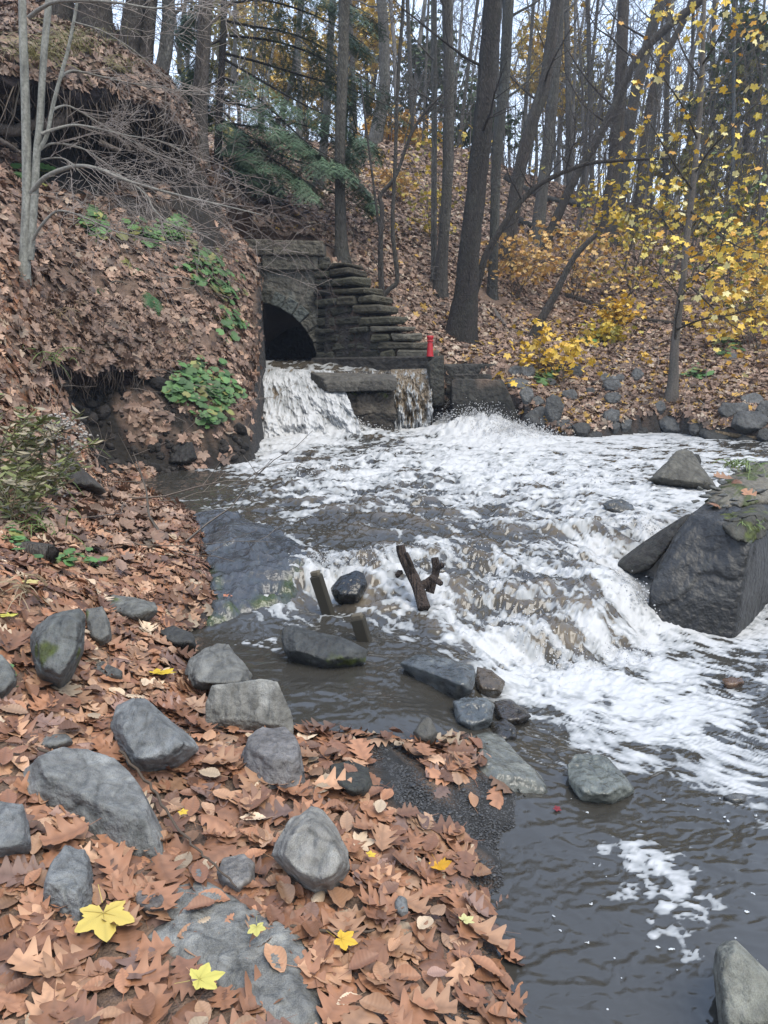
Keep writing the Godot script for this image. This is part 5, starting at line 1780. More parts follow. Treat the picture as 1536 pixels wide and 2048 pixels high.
func make_trees() -> void:
	var black := lin(0.075, 0.066, 0.058)
	var brown := lin(0.14, 0.118, 0.1)
	var grey := lin(0.2, 0.19, 0.17)
	var pale := lin(0.2, 0.2, 0.185)
	# trunks on the far bank and hillside
	tree("tree", "thickest dark furrowed trunk with a flared foot right of the red post", [[920, 686], [932, 600], [938, 510], [952, 380], [968, 225], [982, 60], [985, -30]], 0, 40, 34, black * .75, {"limbs": 6, "flare": 0.8, "reach": 2.2, "lichen": .15})
	tree("tree", "dark slim trunk arching far to the right from beside the thickest trunk", [[936, 628], [958, 560], [975, 505], [1028, 420], [1078, 370], [1158, 332], [1225, 322], [1340, 316]], 16.2, 17, 5, black, {"on": false, "limbs": 9, "from": .45, "reach": 1.1, "twigs": 9, "flare": .3, "lichen": .1})
	tree("tree", "pale-footed straight trunk just behind the thickest trunk", [[984, 606], [988, 500], [994, 300], [1008, 175], [1018, -30]], 0, 16, 20, lin(.1, .1, .09), {"limbs": 6, "reach": 2.0})
	tree("tree", "dark trunk curving up right behind the arching stem's middle", [[1014, 530], [1020, 470], [1038, 350], [1063, 250], [1093, 150], [1118, -30]], 0, 26, 22, black * 1.3, {"limbs": 7, "reach": 2.4})
	tree("tree", "straight grey trunk with rough bark above the broken snag", [[1074, 488], [1088, 350], [1098, 275], [1113, 100], [1120, -30]], 0, 22, 20, grey * .8, {"limbs": 6, "reach": 2.2})
	tree("tree", "long thin trunk leaning strongly right to the top edge", [[1086, 500], [1148, 360], [1183, 300], [1228, 215], [1273, 120], [1340, 50], [1428, -20]], 0, 16, 14, black, {"limbs": 8, "reach": 2.0, "from": .3})
	tree("tree", "dark broken snag leaning right, its top snapped off", [[1066, 680], [1085, 635], [1110, 590], [1148, 515], [1192, 470]], 0, 19, 9, black * 1.2, {"on": false, "limbs": 0, "stem_twigs": 2, "lichen": .1})
	tree("tree", "sturdy dark trunk left of the yellow shrub", [[1203, 486], [1223, 375], [1238, 225], [1248, -30]], 0, 24, 20, brown * .8, {"limbs": 6, "reach": 2.2})
	tree("tree", "grey trunk leaning right just behind the yellow shrub", [[1226, 470], [1248, 350], [1268, 200], [1310, 40], [1330, -30]], 26, 24, 18, grey * .7, {"limbs": 6, "reach": 2.2})
	tree("tree", "slender dark trunk bending right behind hanging yellow leaves", [[1270, 460], [1288, 280], [1313, 150], [1368, 40], [1395, -30]], 27, 14, 12, brown * .8, {"limbs": 6, "reach": 2.0})
	tree("tree", "thin light grey trunk standing alone left of the thickest trunk", [[868, 572], [868, 400], [869, 200], [868, -30]], 0, 11, 11, grey, {"limbs": 4, "reach": 1.6})
	tree("tree", "pale grey leaning-free trunk midway between stairs and thickest trunk", [[880, 592], [886, 500], [895, 350], [898, 150], [893, -30]], 0, 21, 20, lin(.13, .12, .105), {"limbs": 5, "reach": 2.0})
	tree("tree", "pale slim trunk growing right at the top of the stone steps", [[684, 522], [681, 440], [680, 286], [686, 130], [690, -30]], 0, 18, 20, lin(.13, .12, .1), {"limbs": 4, "reach": 1.8, "flare": .8})
	tree("tree", "grey trunk curving slightly right on the slope above the culvert", [[636, 374], [649, 286], [657, 156], [667, -30]], 0, 17, 12, lin(.13, .125, .115), {"limbs": 4, "reach": 1.8})
	tree("tree", "broad grey trunk far up the slope in front of golden foliage", [[745, 300], [766, 208], [769, 104], [762, -30]], 26, 22, 19, grey * .9, {"limbs": 4, "reach": 2.0})
	tree("tree", "thin grey trunk with a bluish foot behind the hemlock boughs", [[599, 302], [600, 182], [596, 104], [603, -30]], 0, 11, 9, grey, {"limbs": 4, "reach": 1.6})
	tree("tree", "thin dark trunk leaning right behind the hemlock", [[552, 252], [566, 221], [587, 143], [607, -30]], 26, 10, 9, black * 1.3, {"limbs": 4, "reach": 1.6})
	tree("tree", "stout brown trunk just right of the earth overhang", [[398, 300], [400, 200], [406, 100], [412, -30]], 15.0, 27, 25, brown, {"limbs": 3, "reach": 1.8, "lichen": .2})
	# double stem by the steps
	var o := tree("tree", "dark twin-stemmed small tree beside the stepped wall", [[766, 616], [763, 575], [761, 500], [764, 420], [761, 390], [792, 351], [820, 273], [850, 225], [883, 190]], 0, 13, 4, black * 1.2, {"on": false, "limbs": 3, "reach": .9, "from": .55, "flare": .4})
	var d := hit(766, 616)
	for q in [[[766, 592], [780, 577], [793, 566], [794, 545], [789, 500], [785, 448], [790, 338], [795, 182], [805, 26], [808, -30]], [[761, 470], [757, 443], [743, 338], [730, 234], [720, 150]]]:
		var path := smooth_path(px_path(q, d), 5)
		var rad := PackedFloat32Array()
		for i in path.size():
			path[i] -= o.position
			rad.append(lerpf(.05, .028, float(i) / path.size()) if q.size() > 6 else lerpf(.03, .014, float(i) / path.size()))
		var mb := MB.new()
		mb.tube(path, rad, 8, black * 1.2, .2, nz)
		build("stem", mb, M.bark, o)
	# trees along the top of the left bank
	tree("tree", "left of the big trunks on the bank top, half hidden by beech stems", [[118, 72], [120, 30], [122, -30]], 13.7, 36, 34, brown * .8, {"limbs": 3, "low": .3})
	tree("tree", "broadest trunk on the bank top with a swollen foot", [[190, 80], [188, 40], [186, -30]], 13.8, 54, 48, brown * .7, {"limbs": 3, "flare": .5, "low": .3})
	tree("tree", "first of the leaning trunks right of the broadest bank-top trunk", [[252, 120], [262, 60], [274, -30]], 14.0, 32, 30, brown * .8, {"limbs": 3, "low": .3})
	tree("tree", "second of the leaning trunks right of the broadest bank-top trunk", [[287, 135], [296, 60], [304, -30]], 14.2, 24, 22, brown * .75, {"limbs": 3, "low": .3})
	tree("tree", "trunk with a kinked base at the right end of the bank-top row", [[320, 156], [330, 110], [337, 50], [336, -30]], 14.2, 22, 22, grey * .8, {"limbs": 3, "low": .3})
	# slim poles further back, told apart by where they stand
	for q in [[505, 180, 8, 30, "slim dark pole in the gap right of the stout brown trunk"], [470, 170, 9, 31, "slim pole nearest the hemlock stem on its right"], [358, 120, 10, 24, "slim grey pole in the bright gap right of the bank-top row"], [375, 150, 7, 27, "thinnest pole in the bright gap right of the bank-top row"],
			[710, 250, 12, 30, "dark stem right behind the pale slim step-top tree"], [826, 300, 11, 29, "grey pole between the twin stems and the thin light trunk"], [845, 330, 7, 28, "thin dark pole left of the thin light grey trunk"], [915, 330, 9, 30, "slim pole between the two pale trunks and the thickest trunk"],
			[1003, 320, 12, 31, "upright grey pole seen through the fork right of the thickest trunk"], [1046, 330, 9, 31, "slim pole seen between the curving dark trunk and its neighbour"], [1140, 390, 16, 30, "smooth grey trunk left of the long leaning trunk's middle"], [1165, 400, 8, 31, "thin pole crossing behind the long leaning trunk"],
			[1185, 410, 12, 32, "upright trunk just left of the sturdy dark trunk"], [1215, 400, 10, 33, "slim pole close behind the sturdy dark trunk"], [1330, 430, 14, 30, "grey trunk behind the slim maple's leafy top"], [1420, 440, 11, 31, "slim trunk right of the slim maple's top"], [1450, 440, 8, 32, "thin pole among the tangled stems at upper right"],
			[1478, 450, 13, 31, "straight trunk in the tangle near the right edge"], [1512, 450, 12, 32, "trunk at the far right edge of the tangle"], [1300, 420, 8, 33, "thin pole left of the slim maple's leafy top"], [1380, 430, 9, 33, "thin pole directly behind the slim maple's top"], [1463, 592, 9, 24, "pale bluish straight pole on the right bank behind the leaves"]]:
		var lean := rng.randf_range(-20, 45) if q[0] > 900 else rng.randf_range(-15, 20)
		if q[4].begins_with("pale"):
			lean = 8
		tree("tree", q[4], [[q[0], q[1]], [q[0] + lean * .3, q[1] * .6], [q[0] + lean, -30]], q[3], q[2] * .8, q[2] * .65, grey * rng.randf_range(.6, 1.0) if not q[4].begins_with("pale") else lin(.16, .18, .19), {"limbs": 4 if q[0] < 900 else 7, "reach": 2.0, "from": .25, "stem_twigs": 22, "group": "slim trunks far up the hillside"})
	make_beech()
	make_hemlock()
	make_maple()

func make_beech() -> void:
	var d := hit(49, 562)
	var foot := P(49, 562, d)
	var o := thing("beech_tree", "smooth pale twin-stemmed young tree with level branches at upper left", "tree", foot)
	var bark := lin(0.32, 0.32, 0.28)
	var specs := [["trunk", [[49, 570], [50, 500], [54, 400], [53, 300], [50, 180], [46, 60], [44, -40]], 20, 13], ["trunk", [[60, 520], [66, 440], [70, 380], [74, 300], [80, 240], [87, 120], [98, 0], [102, -40]], 15, 11], ["trunk", [[78, 300], [94, 270], [105, 215], [122, 150], [136, 100], [145, 55], [153, 10], [156, -40]], 8, 5]]
	for s in specs:
		var path := smooth_path(px_path(s[1], d), 6)
		var rad := PackedFloat32Array()
		for i in path.size():
			path[i] -= foot
			rad.append(lerpf(s[2], s[3], float(i) / path.size()) * .5 * d / FOC * (1.0 + .35 * exp(-float(i) * .25) * (1.0 if s[2] > 18 else 0.0)))
		var mb := MB.new()
		mb.tube(path, rad, 12, bark, .1, nz)
		for i in mb.v.size():
			var p := mb.v[i] + foot
			var c := bark * (1.0 + .35 * nz.get_noise_3d(p.x * 6, p.y * 5, p.z * 6) - .35 * smoothstep(.2, .5, nz2.get_noise_3d(p.x * 20, p.y * 40, p.z * 20)))
			c.a = 1.0
			mb.c[i] = c
		build(s[0], mb, M.smooth_bark, o)
	# level branches that reach over the water, their ends splitting into sprays of twigs
	var twigs := MB.new()
	var tw := lin(.26, .225, .2)
	for b in [[[[58, 392], [90, 355], [145, 333], [190, 336], [250, 360], [340, 386], [450, 412], [525, 430]], 10, 0.0, -.6], [[[190, 336], [240, 352], [290, 388], [310, 422], [350, 452], [420, 470]], 6, .05, -.4], [[[80, 300], [95, 290], [112, 287], [150, 292], [180, 305], [230, 338], [300, 372]], 5, 0.0, .2],
			[[[82, 268], [110, 258], [150, 250], [200, 258], [250, 270], [330, 285], [400, 320]], 6, -.1, .3], [[[106, 220], [120, 213], [140, 213], [180, 235], [230, 265], [300, 300], [370, 330]], 5, .1, .8], [[[122, 155], [135, 144], [155, 142], [210, 155], [280, 170], [345, 178], [400, 190]], 5, 0.0, .5],
			[[[58, 35], [80, 18], [110, 4], [160, 1], [230, 5], [310, 17], [360, 8], [420, 18]], 8, -.2, -.8], [[[66, 480], [80, 455], [110, 424], [140, 425], [180, 440], [230, 462], [300, 478], [370, 492]], 6, -.1, -.5], [[[60, 330], [90, 318], [130, 318], [160, 345], [200, 392]], 4, .1, -.2], [[[150, 45], [200, 60], [260, 95], [330, 150], [420, 190]], 3, .0, .3]]:
		var pts: Array = b[0]
		var path := PackedVector3Array()
		for i in pts.size():
			path.append(P(pts[i][0], pts[i][1], d + lerpf(b[2], b[3], float(i) / (pts.size() - 1))) - foot)
		path = smooth_path(path, 4)
		var rad := PackedFloat32Array()
		for i in path.size():
			rad.append(maxf(b[1] * .5 * d / FOC * (1.0 - .85 * i / path.size()), .0035))
		var mb := MB.new()
		mb.tube(path, rad, 7, lin(.27, .255, .225), .15, nz)
		build("branch", mb, M.smooth_bark, o)
		var n := path.size()
		for k in int(n * .5):
			var i := int(lerpf(.3, .99, rng.randf()) * (n - 2))
			var along := (path[i + 1] - path[i]).normalized()
			var side := along.cross(Vector3(rng.randf_range(-.4, .4), 1, rng.randf_range(-.4, .4))).normalized() * (1 if rng.randf() < .5 else -1)
			grow(twigs, path[i], (along * 1.2 + side * .7 + Vector3(0, rng.randf_range(-.25, .25), 0)).normalized(), rng.randf_range(.4, 1.0), .0045, 2, 0.0, tw, 3, .22)
	stuff(build("fine_twigs", twigs, M.twig, o))
	# a heap of dead brush lodged on the slope between this tree and the culvert
	var brush := thing("brush_pile", "tangled heap of dead grey brushwood above the culvert's left side", "brush", on_ground(390, 440))
	for s in 13:
		var a := P(rng.randf_range(300, 440), rng.randf_range(300, 470), rng.randf_range(11.5, 13.2)) - brush.position
		var mb := MB.new()
		var ang := rng.randf_range(-.4, 1.0)
		grow(mb, a, Vector3(cos(ang), sin(ang) * .8 - .3, rng.randf_range(-.5, .3)).normalized(), rng.randf_range(.9, 2.0), .012, 2, -.03, lin(.17, .14, .125) * rng.randf_range(.4, 1.2), 4, .3)
		build("stick", mb, M.twig, brush)

func make_hemlock() -> void:
	var d := 17.0
	var o := tree("hemlock_tree", "dark hemlock with drooping feathery boughs above the culvert", [[436, 292], [438, 240], [442, 160], [447, 60], [450, -40]], d, 15, 11, lin(.035, .03, .027), {"limbs": 0, "stem_twigs": 0})
	# a frond: a thin stalk with two ranks of needles
	var mb := MB.new()
	var g := Color.WHITE
	for s in [[0.0, 1.0, 0.0, 1.0], [0.25, .55, .9, .7], [0.25, .55, -.9, .7], [0.5, .45, .9, .6], [0.5, .45, -.9, .6], [.75, .3, .9, .6], [.75, .3, -.9, .6]]:
		var a := Vector3(0, -0.15 * s[0] * s[0], s[0])
		var dir := Vector3(sin(s[2]), -.12, cos(s[2])).normalized()
		var n := int(12 * s[1]) + 3
		for k in n:
			var p: Vector3 = a + dir * s[1] * (float(k) / n) + Vector3.DOWN * .15 * pow(float(k) / n, 2.0) * s[1]
			for e in [-1.0, 1.0]:
				var q := dir.rotated(Vector3.UP, e * 1.1)
				var ln := rng.randf_range(.07, .11)
				var w := dir * .018
				mb.flat(p - w, p + w, p + q * ln + Vector3.UP * rng.randf_range(-.02, .03), g)
	var frond := mb.mesh(M.needle)
	var where := []
	var tint := []
	var path_of := func(pts: PackedVector3Array, t: float) -> Vector3:
		var f := t * (pts.size() - 1)
		var i := mini(int(f), pts.size() - 2)
		return pts[i].lerp(pts[i + 1], f - i)
	for b in [[[446, 40], [500, 52], [570, 64], [640, 92], [720, 150], [780, 190], 1.2], [[444, 105], [520, 125], [600, 150], [690, 175], [760, 205], [800, 230], .6], [[443, 115], [520, 160], [600, 205], [680, 245], [740, 280], -.6], [[441, 150], [500, 185], [560, 235], [620, 290], [690, 330], -1.2], [[440, 200], [500, 215], [560, 240], [640, 260], [700, 300], .9],
			[[439, 240], [480, 250], [540, 258], [600, 280], [650, 320], -.9], [[438, 262], [480, 285], [530, 310], [580, 340], [620, 370], -1.3], [[437, 270], [460, 290], [500, 330], [540, 365], .4], [[446, 10], [520, 0], [600, 20], [680, 55], [730, 90], 0.0], [[445, 70], [560, 85], [660, 130], [700, 210], [720, 300], 1.5],
			[[444, 80], [410, 95], [380, 130], [350, 160], .2], [[442, 160], [410, 180], [385, 215], .8], [[447, -10], [400, 10], [370, 40], .0], [[448, -30], [540, -40], [640, -20], [740, 30], -.5], [[440, 215], [470, 250], [500, 300], [520, 345], -.4], [[439, 235], [540, 300], [620, 330], [700, 350], [740, 390], .5]]:
		var pts: Array = b.slice(0, b.size() - 1)
		var path := PackedVector3Array()
		for i in pts.size():
			path.append(P(pts[i][0], pts[i][1], d + b[b.size() - 1] * i / (pts.size() - 1.0)) - o.position)
		path = smooth_path(path, 4)
		var rad := PackedFloat32Array()
		for i in path.size():
			rad.append(lerpf(.03, .006, float(i) / path.size()))
		var bm := MB.new()
		bm.tube(path, rad, 6, lin(.035, .03, .027))
		build("branch", bm, M.bark, o)
		for k in (75 if pts[0][1] < 130 else 95):
			var t := rng.randf_range(.12, 1.0)
			var p: Vector3 = path_of.call(path, t)
			var along: Vector3 = ((path_of.call(path, minf(t + .05, 1.0)) as Vector3) - (path_of.call(path, maxf(t - .05, 0.0)) as Vector3)).normalized()
			var side := along.cross(Vector3.UP).normalized() * (1 if rng.randf() < .5 else -1)
			var reach := rng.randf_range(0.0, .55) * (1.2 - t)
			var z := (along * rng.randf_range(.2, 1.0) + side * rng.randf_range(.2, 1.0) + Vector3.DOWN * rng.randf_range(.0, .5)).normalized()
			var x := Vector3.UP.cross(z).normalized()
			var s := rng.randf_range(.28, .6)
			where.append(Transform3D(Basis(x, z.cross(x), z) * Basis.from_scale(Vector3.ONE * s), p + z * reach + Vector3.DOWN * reach * .3))
			var v := rng.randf_range(.6, 1.5)
			tint.append(lin(.055 * v, .098 * v, .052 * v))
	scatter("needles", frond, where, tint, o)

# ---------------------------------------------------------------- leaves
# a broad blade with pointed lobes, one unit long, its stalk at the origin
func maple_leaf(curl: float, sd: int) -> MB:
	var mb := MB.new()
	var r := RandomNumberGenerator.new()
	r.seed = sd
	var c := mb.vert(Vector3(0, 0, .28), Vector3.UP, Color(.8, .8, .8))
	var n := 60
	for i in n + 1:
		var a := lerpf(-2.8, 2.8, float(i) / n)
		var rr := .21
		var tip := 0.0
		for q in [[0.0, .72, .95], [.95, .64, .95], [-.95, .64, .95], [1.95, .44, .9], [-1.95, .44, .9], [.3, .56, 1.6], [-.3, .56, 1.6], [.66, .5, 1.6], [-.66, .5, 1.6], [1.25, .5, 1.6], [-1.25, .5, 1.6], [1.6, .38, 1.4], [-1.6, .38, 1.4], [2.3, .34, 1.2], [-2.3, .34, 1.2]]:
			var e: float = q[1] * (1.0 - q[2] * absf(a - q[0]))
			rr = maxf(rr, e)
			tip = maxf(tip, exp(-absf(a - q[0]) / .05) if q[2] < 1.0 else 0.0)
		var p := Vector3(sin(a) * rr, 0, .3 + cos(a) * rr)
		p.y = curl * (p.x * p.x * .8 + (p.z - .3) * (p.z - .3) * .7) + r.randf_range(-.012, .012) + .05 * sin(a * 3.0 + sd) * curl
		var v := 1.0 - .2 * tip
		mb.vert(p, Vector3.UP, Color(v, v, v))
	for i in n:
		mb.tri(c, c + i + 2, c + i + 1)
	_stalk(mb, r)
	mb.smooth()
	return mb

func _stalk(mb: MB, r: RandomNumberGenerator) -> void:
	var e := Vector3(r.randf_range(-.1, .1), .03, -.38)
	mb.quad(Vector3(-.008, 0, .05), Vector3(.008, 0, .05), e + Vector3(.006, 0, 0), e - Vector3(.006, 0, 0), Color(.8, .7, .6))

# half widths along the midrib; lobes of an oak or pleats of a beech
func blade_leaf(oak: bool, curl: float, bend: float, sd: int) -> MB:
	var mb := MB.new()
	var r := RandomNumberGenerator.new()
	r.seed = sd
	var n := 26 if oak else 18
	var lobes := 3.1 + r.randf() * .9
	var twist := r.randf_range(-.3, .3)
	for i in n + 1:
		var t := float(i) / n
		var w: float
		var tooth_at := 0.0
		if oak:
			var env := .05 + .37 * pow(sin(PI * pow(t, .92)), .7)
			var ph := fposmod(t * lobes + .12, 1.0)
			var tooth := pow(sin(PI * ph), 1.5)
			tooth_at = -tooth
			w = env * lerpf(.44, 1.05, tooth) if t > .06 else .035
			if i == n:
				w = .0
		else:
			w = .27 * pow(sin(PI * pow(t, .9)), .85)
		for s in [-1.0, -.5, 0.0, .5, 1.0]:
			var ws: float = w * s
			var lead := .13 * absf(s) * (w / .36) if oak else .0
			var p := Vector3(ws, 0, t + lead)
			p.y = curl * ws * ws * 1.5 + bend * .6 * (t - .4) * (t - .4) + twist * ws * (t - .5)
			if not oak:
				p.y += .018 * sin((t - absf(ws) * .7) * TAU * 8.0) * minf(1.0, absf(s) * 2.0)
			p.y += r.randf_range(-.008, .008)
			var v := .72 if s == 0.0 else 1.0
			if not oak and int(i) % 2 == 0 and s != 0.0:
				v = .86
			if oak:
				v *= 1.0 + .18 * nz.get_noise_2d(ws * 4.0 + sd, t * 4.0)
				if absf(s) == 1.0:
					v *= 1.0 + .2 * tooth_at
			mb.vert(p, Vector3.UP, Color(v, v, v))
	for i in n:
		for k in 4:
			var a := i * 5 + k
			mb.tri(a, a + 5, a + 6)
			mb.tri(a, a + 6, a + 1)
	_stalk(mb, r)
	mb.smooth()
	return mb

func make_maple() -> void:
	var d := hit(1340, 806)
	var o := tree("maple_tree", "slim maple with bright yellow leaves standing at the right shore", [[1341, 804], [1347, 760], [1350, 690], [1358, 620], [1366, 560], [1372, 490], [1385, 380], [1398, 250], [1405, 120], [1410, -30]], d, 19, 7, lin(.15, .13, .11), {"limbs": 0, "stem_twigs": 4, "bark": "smooth_bark", "flare": .7, "low": .5})
	var twigs := MB.new()
	var spots := []
	var tw := lin(.09, .075, .062)
	for b in [[[1350, 690, .0], [1352, 640, -.2], [1358, 595, -.4], [1330, 560, -.6], [1300, 515, -.8]], [[1356, 600, -.3], [1390, 560, -.5], [1420, 530, -.8], [1440, 500, -1.2], [1460, 420, -1.4]], [[1366, 560, 0], [1410, 600, -.5], [1450, 640, -.9], [1500, 670, -1.2]], [[1374, 480, 0], [1400, 440, .4], [1440, 400, .8], [1500, 370, 1.0]],
			[[1372, 500, 0], [1340, 460, .3], [1310, 420, .5], [1260, 400, .6]], [[1385, 380, 0], [1350, 330, -.4], [1320, 280, -.6], [1290, 230, -.8]], [[1388, 350, 0], [1420, 300, -.3], [1470, 250, -.8], [1520, 200, -1.0]], [[1395, 280, 0], [1370, 220, -.4], [1330, 160, -.7], [1290, 90, -.9]], [[1398, 240, 0], [1430, 180, .3], [1470, 130, .5], [1520, 90, .6]],
			[[1402, 160, 0], [1370, 110, .2], [1350, 60, .3], [1340, 20, .4]], [[1404, 130, 0], [1430, 90, -.4], [1450, 50, -.6]], [[1380, 420, 0], [1440, 470, -.8], [1490, 500, -1.5], [1540, 510, -2.0]], [[1370, 520, 0], [1420, 500, .3], [1480, 480, .5], [1540, 460, .8]], [[1352, 660, 0], [1400, 640, -.8], [1460, 630, -1.4], [1530, 610, -2]]]:
		var path := PackedVector3Array()
		for q in b:
			path.append(P(q[0], q[1], d + q[2]) - o.position)
		path = smooth_path(path, 4)
		var rad := PackedFloat32Array()
		for i in path.size():
			rad.append(lerpf(.018, .004, float(i) / path.size()))
		var mb := MB.new()
		mb.tube(path, rad, 6, tw)
		build("branch", mb, M.bark, o)
		leaf_spots = []
		for k in 12:
			var i := rng.randi_range(int(path.size() * .2), path.size() - 2)
			var along := (path[i + 1] - path[i]).normalized()
			grow(twigs, path[i], (along + Vector3(rng.randf_range(-1, 1), rng.randf_range(-.6, .9), rng.randf_range(-1, 1))).normalized(), rng.randf_range(.3, .8), .005, 1, .02, tw, 3)
		spots.append_array(leaf_spots)
	stuff(build("fine_twigs", twigs, M.twig, o))
	hang_leaves(o, spots, .95, .075, .135, [lin(.82, .6, .08), lin(.86, .68, .16), lin(.8, .52, .06), lin(.68, .36, .05), lin(.85, .75, .35)], .12)

# leaves hanging near the given points
func hang_leaves(o: Node3D, spots: Array, per: float, s0: float, s1: float, cols: Array, spread: float) -> void:
	for kind in 2:
		var mesh := maple_leaf(-.35 if kind == 0 else .45, 5 + kind).mesh(M.bright_leaf)
		var where := []
		var tint := []
		for p in spots:
			var n := int(per) + (1 if rng.randf() < fposmod(per, 1.0) else 0)
			for k in n:
				if rng.randf() < .5:
					continue
				var b := Basis(Vector3.UP, rng.randf() * TAU) * Basis(Vector3.RIGHT, rng.randf_range(.0, 1.3)) * Basis(Vector3.BACK, rng.randf_range(-.6, .6))
				where.append(Transform3D(b * Basis.from_scale(Vector3.ONE * rng.randf_range(s0, s1)), p + Vector3(rng.randfn(0, 1), rng.randfn(0, 1), rng.randfn(0, 1)) * spread))
				var c: Color = cols[rng.randi() % cols.size()] * rng.randf_range(.75, 1.1)
				c.a = 1.0
				tint.append(c)
		if where.size():
			scatter("foliage", mesh, where, tint, o)

# the woods that close the view: too many stems and twigs to count
func make_far_woods() -> void:
	var mb := MB.new()
	var tw := MB.new()
	var where := []
	var tint := []
	for i in 140:
		var d := rng.randf_range(32, 62)
		var px := rng.randf_range(150, 1640) if i > 60 else rng.randf_range(1000, 1640)
		var x := (px - 768.0) / FOC * d
		var p := Vector3(x, ground(x, -d) - 0.3, -d)
		var h := rng.randf_range(9, 16)
		var path := PackedVector3Array()
		var rad := PackedFloat32Array()
		var dir := Vector3(rng.randf_range(-.12, .2), 1, rng.randf_range(-.1, .1)).normalized()
		var r := rng.randf_range(.05, .13)
		var q := p
		for s in 7:
			path.append(q)
			rad.append(r * (1.0 - s * .11))
			q += dir * h / 6.0
			dir = (dir + Vector3(rng.randf_range(-.08, .08), .03, rng.randf_range(-.08, .08))).normalized()
		var g := rng.randf_range(.12, .22)
		mb.tube(path, rad, 6, lin(g, g * .95, g * .88))
		for s in 9:
			var u := rng.randf_range(1.5, 6.0)
			var a := mini(int(u), 5)
			var az := rng.randf() * TAU
			grow(tw, path[a].lerp(path[a + 1], u - a), Vector3(cos(az), rng.randf_range(.3, 1.1), sin(az)).normalized(), rng.randf_range(1.4, 3.4), .022, 2, .07, lin(g * .8, g * .75, g * .7), 3)
	# a low hedge of brushwood at their feet
	for i in 260:
		var d := rng.randf_range(26, 50)
		var px := rng.randf_range(330, 1640)
		var x := (px - 768.0) / FOC * d
		var p := Vector3(x, ground(x, -d), -d)
		grow(tw, p, Vector3(rng.randf_range(-.4, .4), 1, rng.randf_range(-.3, .3)).normalized(), rng.randf_range(1.2, 3.5), .016, 2, .05, lin(.075, .068, .06), 4)
	structure_or_stuff("far_trunks", mb, M.twig)
	structure_or_stuff("far_twigs", tw, M.twig)
	# thin saplings on the right-hand bank, a grey haze of stems
	var thin := MB.new()
	for i in 250:
		var px := rng.randf_range(1120, 1620) if i < 150 else rng.randf_range(420, 1150)
		var d := rng.randf_range(21, 31) if i < 150 else rng.randf_range(27, 38)
		var x := (px - 768.0) / FOC * d
		var p := Vector3(x, ground(x, -d), -d)
		grow(thin, p, Vector3(rng.randf_range(-.1, .35), 1, rng.randf_range(-.15, .15)).normalized(), rng.randf_range(3.0, 7.5), rng.randf_range(.012, .03), 2, .05, lin(.1, .09, .08) * rng.randf_range(.6, 1.2), 4, .16)
	structure_or_stuff("sapling_thicket", thin, M.twig)
	# crowns of gold and green far behind, each a thing of its own
	for q in [[560, 110, 36, 1.7, 2.4, 0, "golden-leaved tree glowing behind the hemlock's middle"], [730, 60, 37, 1.5, 3.0, 0, "orange-gold tree behind the step-top trunk at the top edge"], [640, 150, 40, 1.6, 2.4, 0, "yellow tree behind the curving grey trunk"], [1095, 110, 40, 1.4, 1.9, 0, "yellow-green crown behind the dark trunks right of centre"], [1170, 190, 42, 1.9, 2.0, 2, "dull olive crown behind the long leaning trunk"],
			[470, 110, 38, 1.5, 2.0, 2, "olive yellow tree in the gap right of the stout brown trunk"], [1500, 130, 30, 1.5, 2.4, 3, "dark green leafy tree at the upper right corner"], [790, 290, 30, 1.1, 1.0, 1, "low orange bush on the slope left of the twin stems"], [850, 150, 38, 1.4, 1.6, 3, "hazy green bush behind the thin light trunk"], [960, 250, 36, 1.5, 1.4, 3, "grey-green bush in the gap right of the thickest trunk"],
			[1430, 330, 30, 2.0, 2.2, 2, "broad gold-green crown behind the slim maple"], [375, 300, 24, .8, 1.2, 2, "yellow-green bush at the foot of the stout brown trunk"]]:
		var cols := [[lin(.68, .46, .1), lin(.74, .54, .14), lin(.5, .38, .08)], [lin(.66, .38, .1), lin(.7, .48, .16)], [lin(.34, .3, .06), lin(.42, .33, .05), lin(.22, .22, .06)], [lin(.07, .12, .04), lin(.1, .15, .05), lin(.05, .085, .03)]]
		var c := P(q[0], q[1], q[2])
		var g := ground(c.x, c.z)
		var o := thing("leafy_tree", q[6], "tree", Vector3(c.x, g, c.z))
		var h := c.y - g
		var st := MB.new()
		st.tube(PackedVector3Array([Vector3(0, -.3, 0), Vector3(.1, h * .5, 0), Vector3(0, h + q[4] * .5, 0)]), PackedFloat32Array([.12, .09, .03]), 7, lin(.08, .07, .06))
		build("trunk", st, M.bark, o)
		var spots := []
		for k in 60:
			var e := Vector3(rng.randfn(0, .5), rng.randfn(0, .5), rng.randfn(0, .5))
			e = Vector3(e.x * q[3], h + e.y * q[4], e.z * q[3])
			for m in 24:
				spots.append(e + Vector3(rng.randfn(0, .3), rng.randfn(0, .18), rng.randfn(0, .3)))
		hang_leaves(o, spots, 1.0, .16, .3, cols[q[5]], .05)

func structure_or_stuff(called: String, mb: MB, m: Material) -> void:
	var o := build(called, mb, m)
	stuff(o)
	tag(o, {"far_trunks": "dense far woods of bare grey trunks beyond the crest", "far_twigs": "fine bare twigs of the far woods against the sky", "sapling_thicket": "thicket of thin bare saplings across the slope"}[called], "woods")

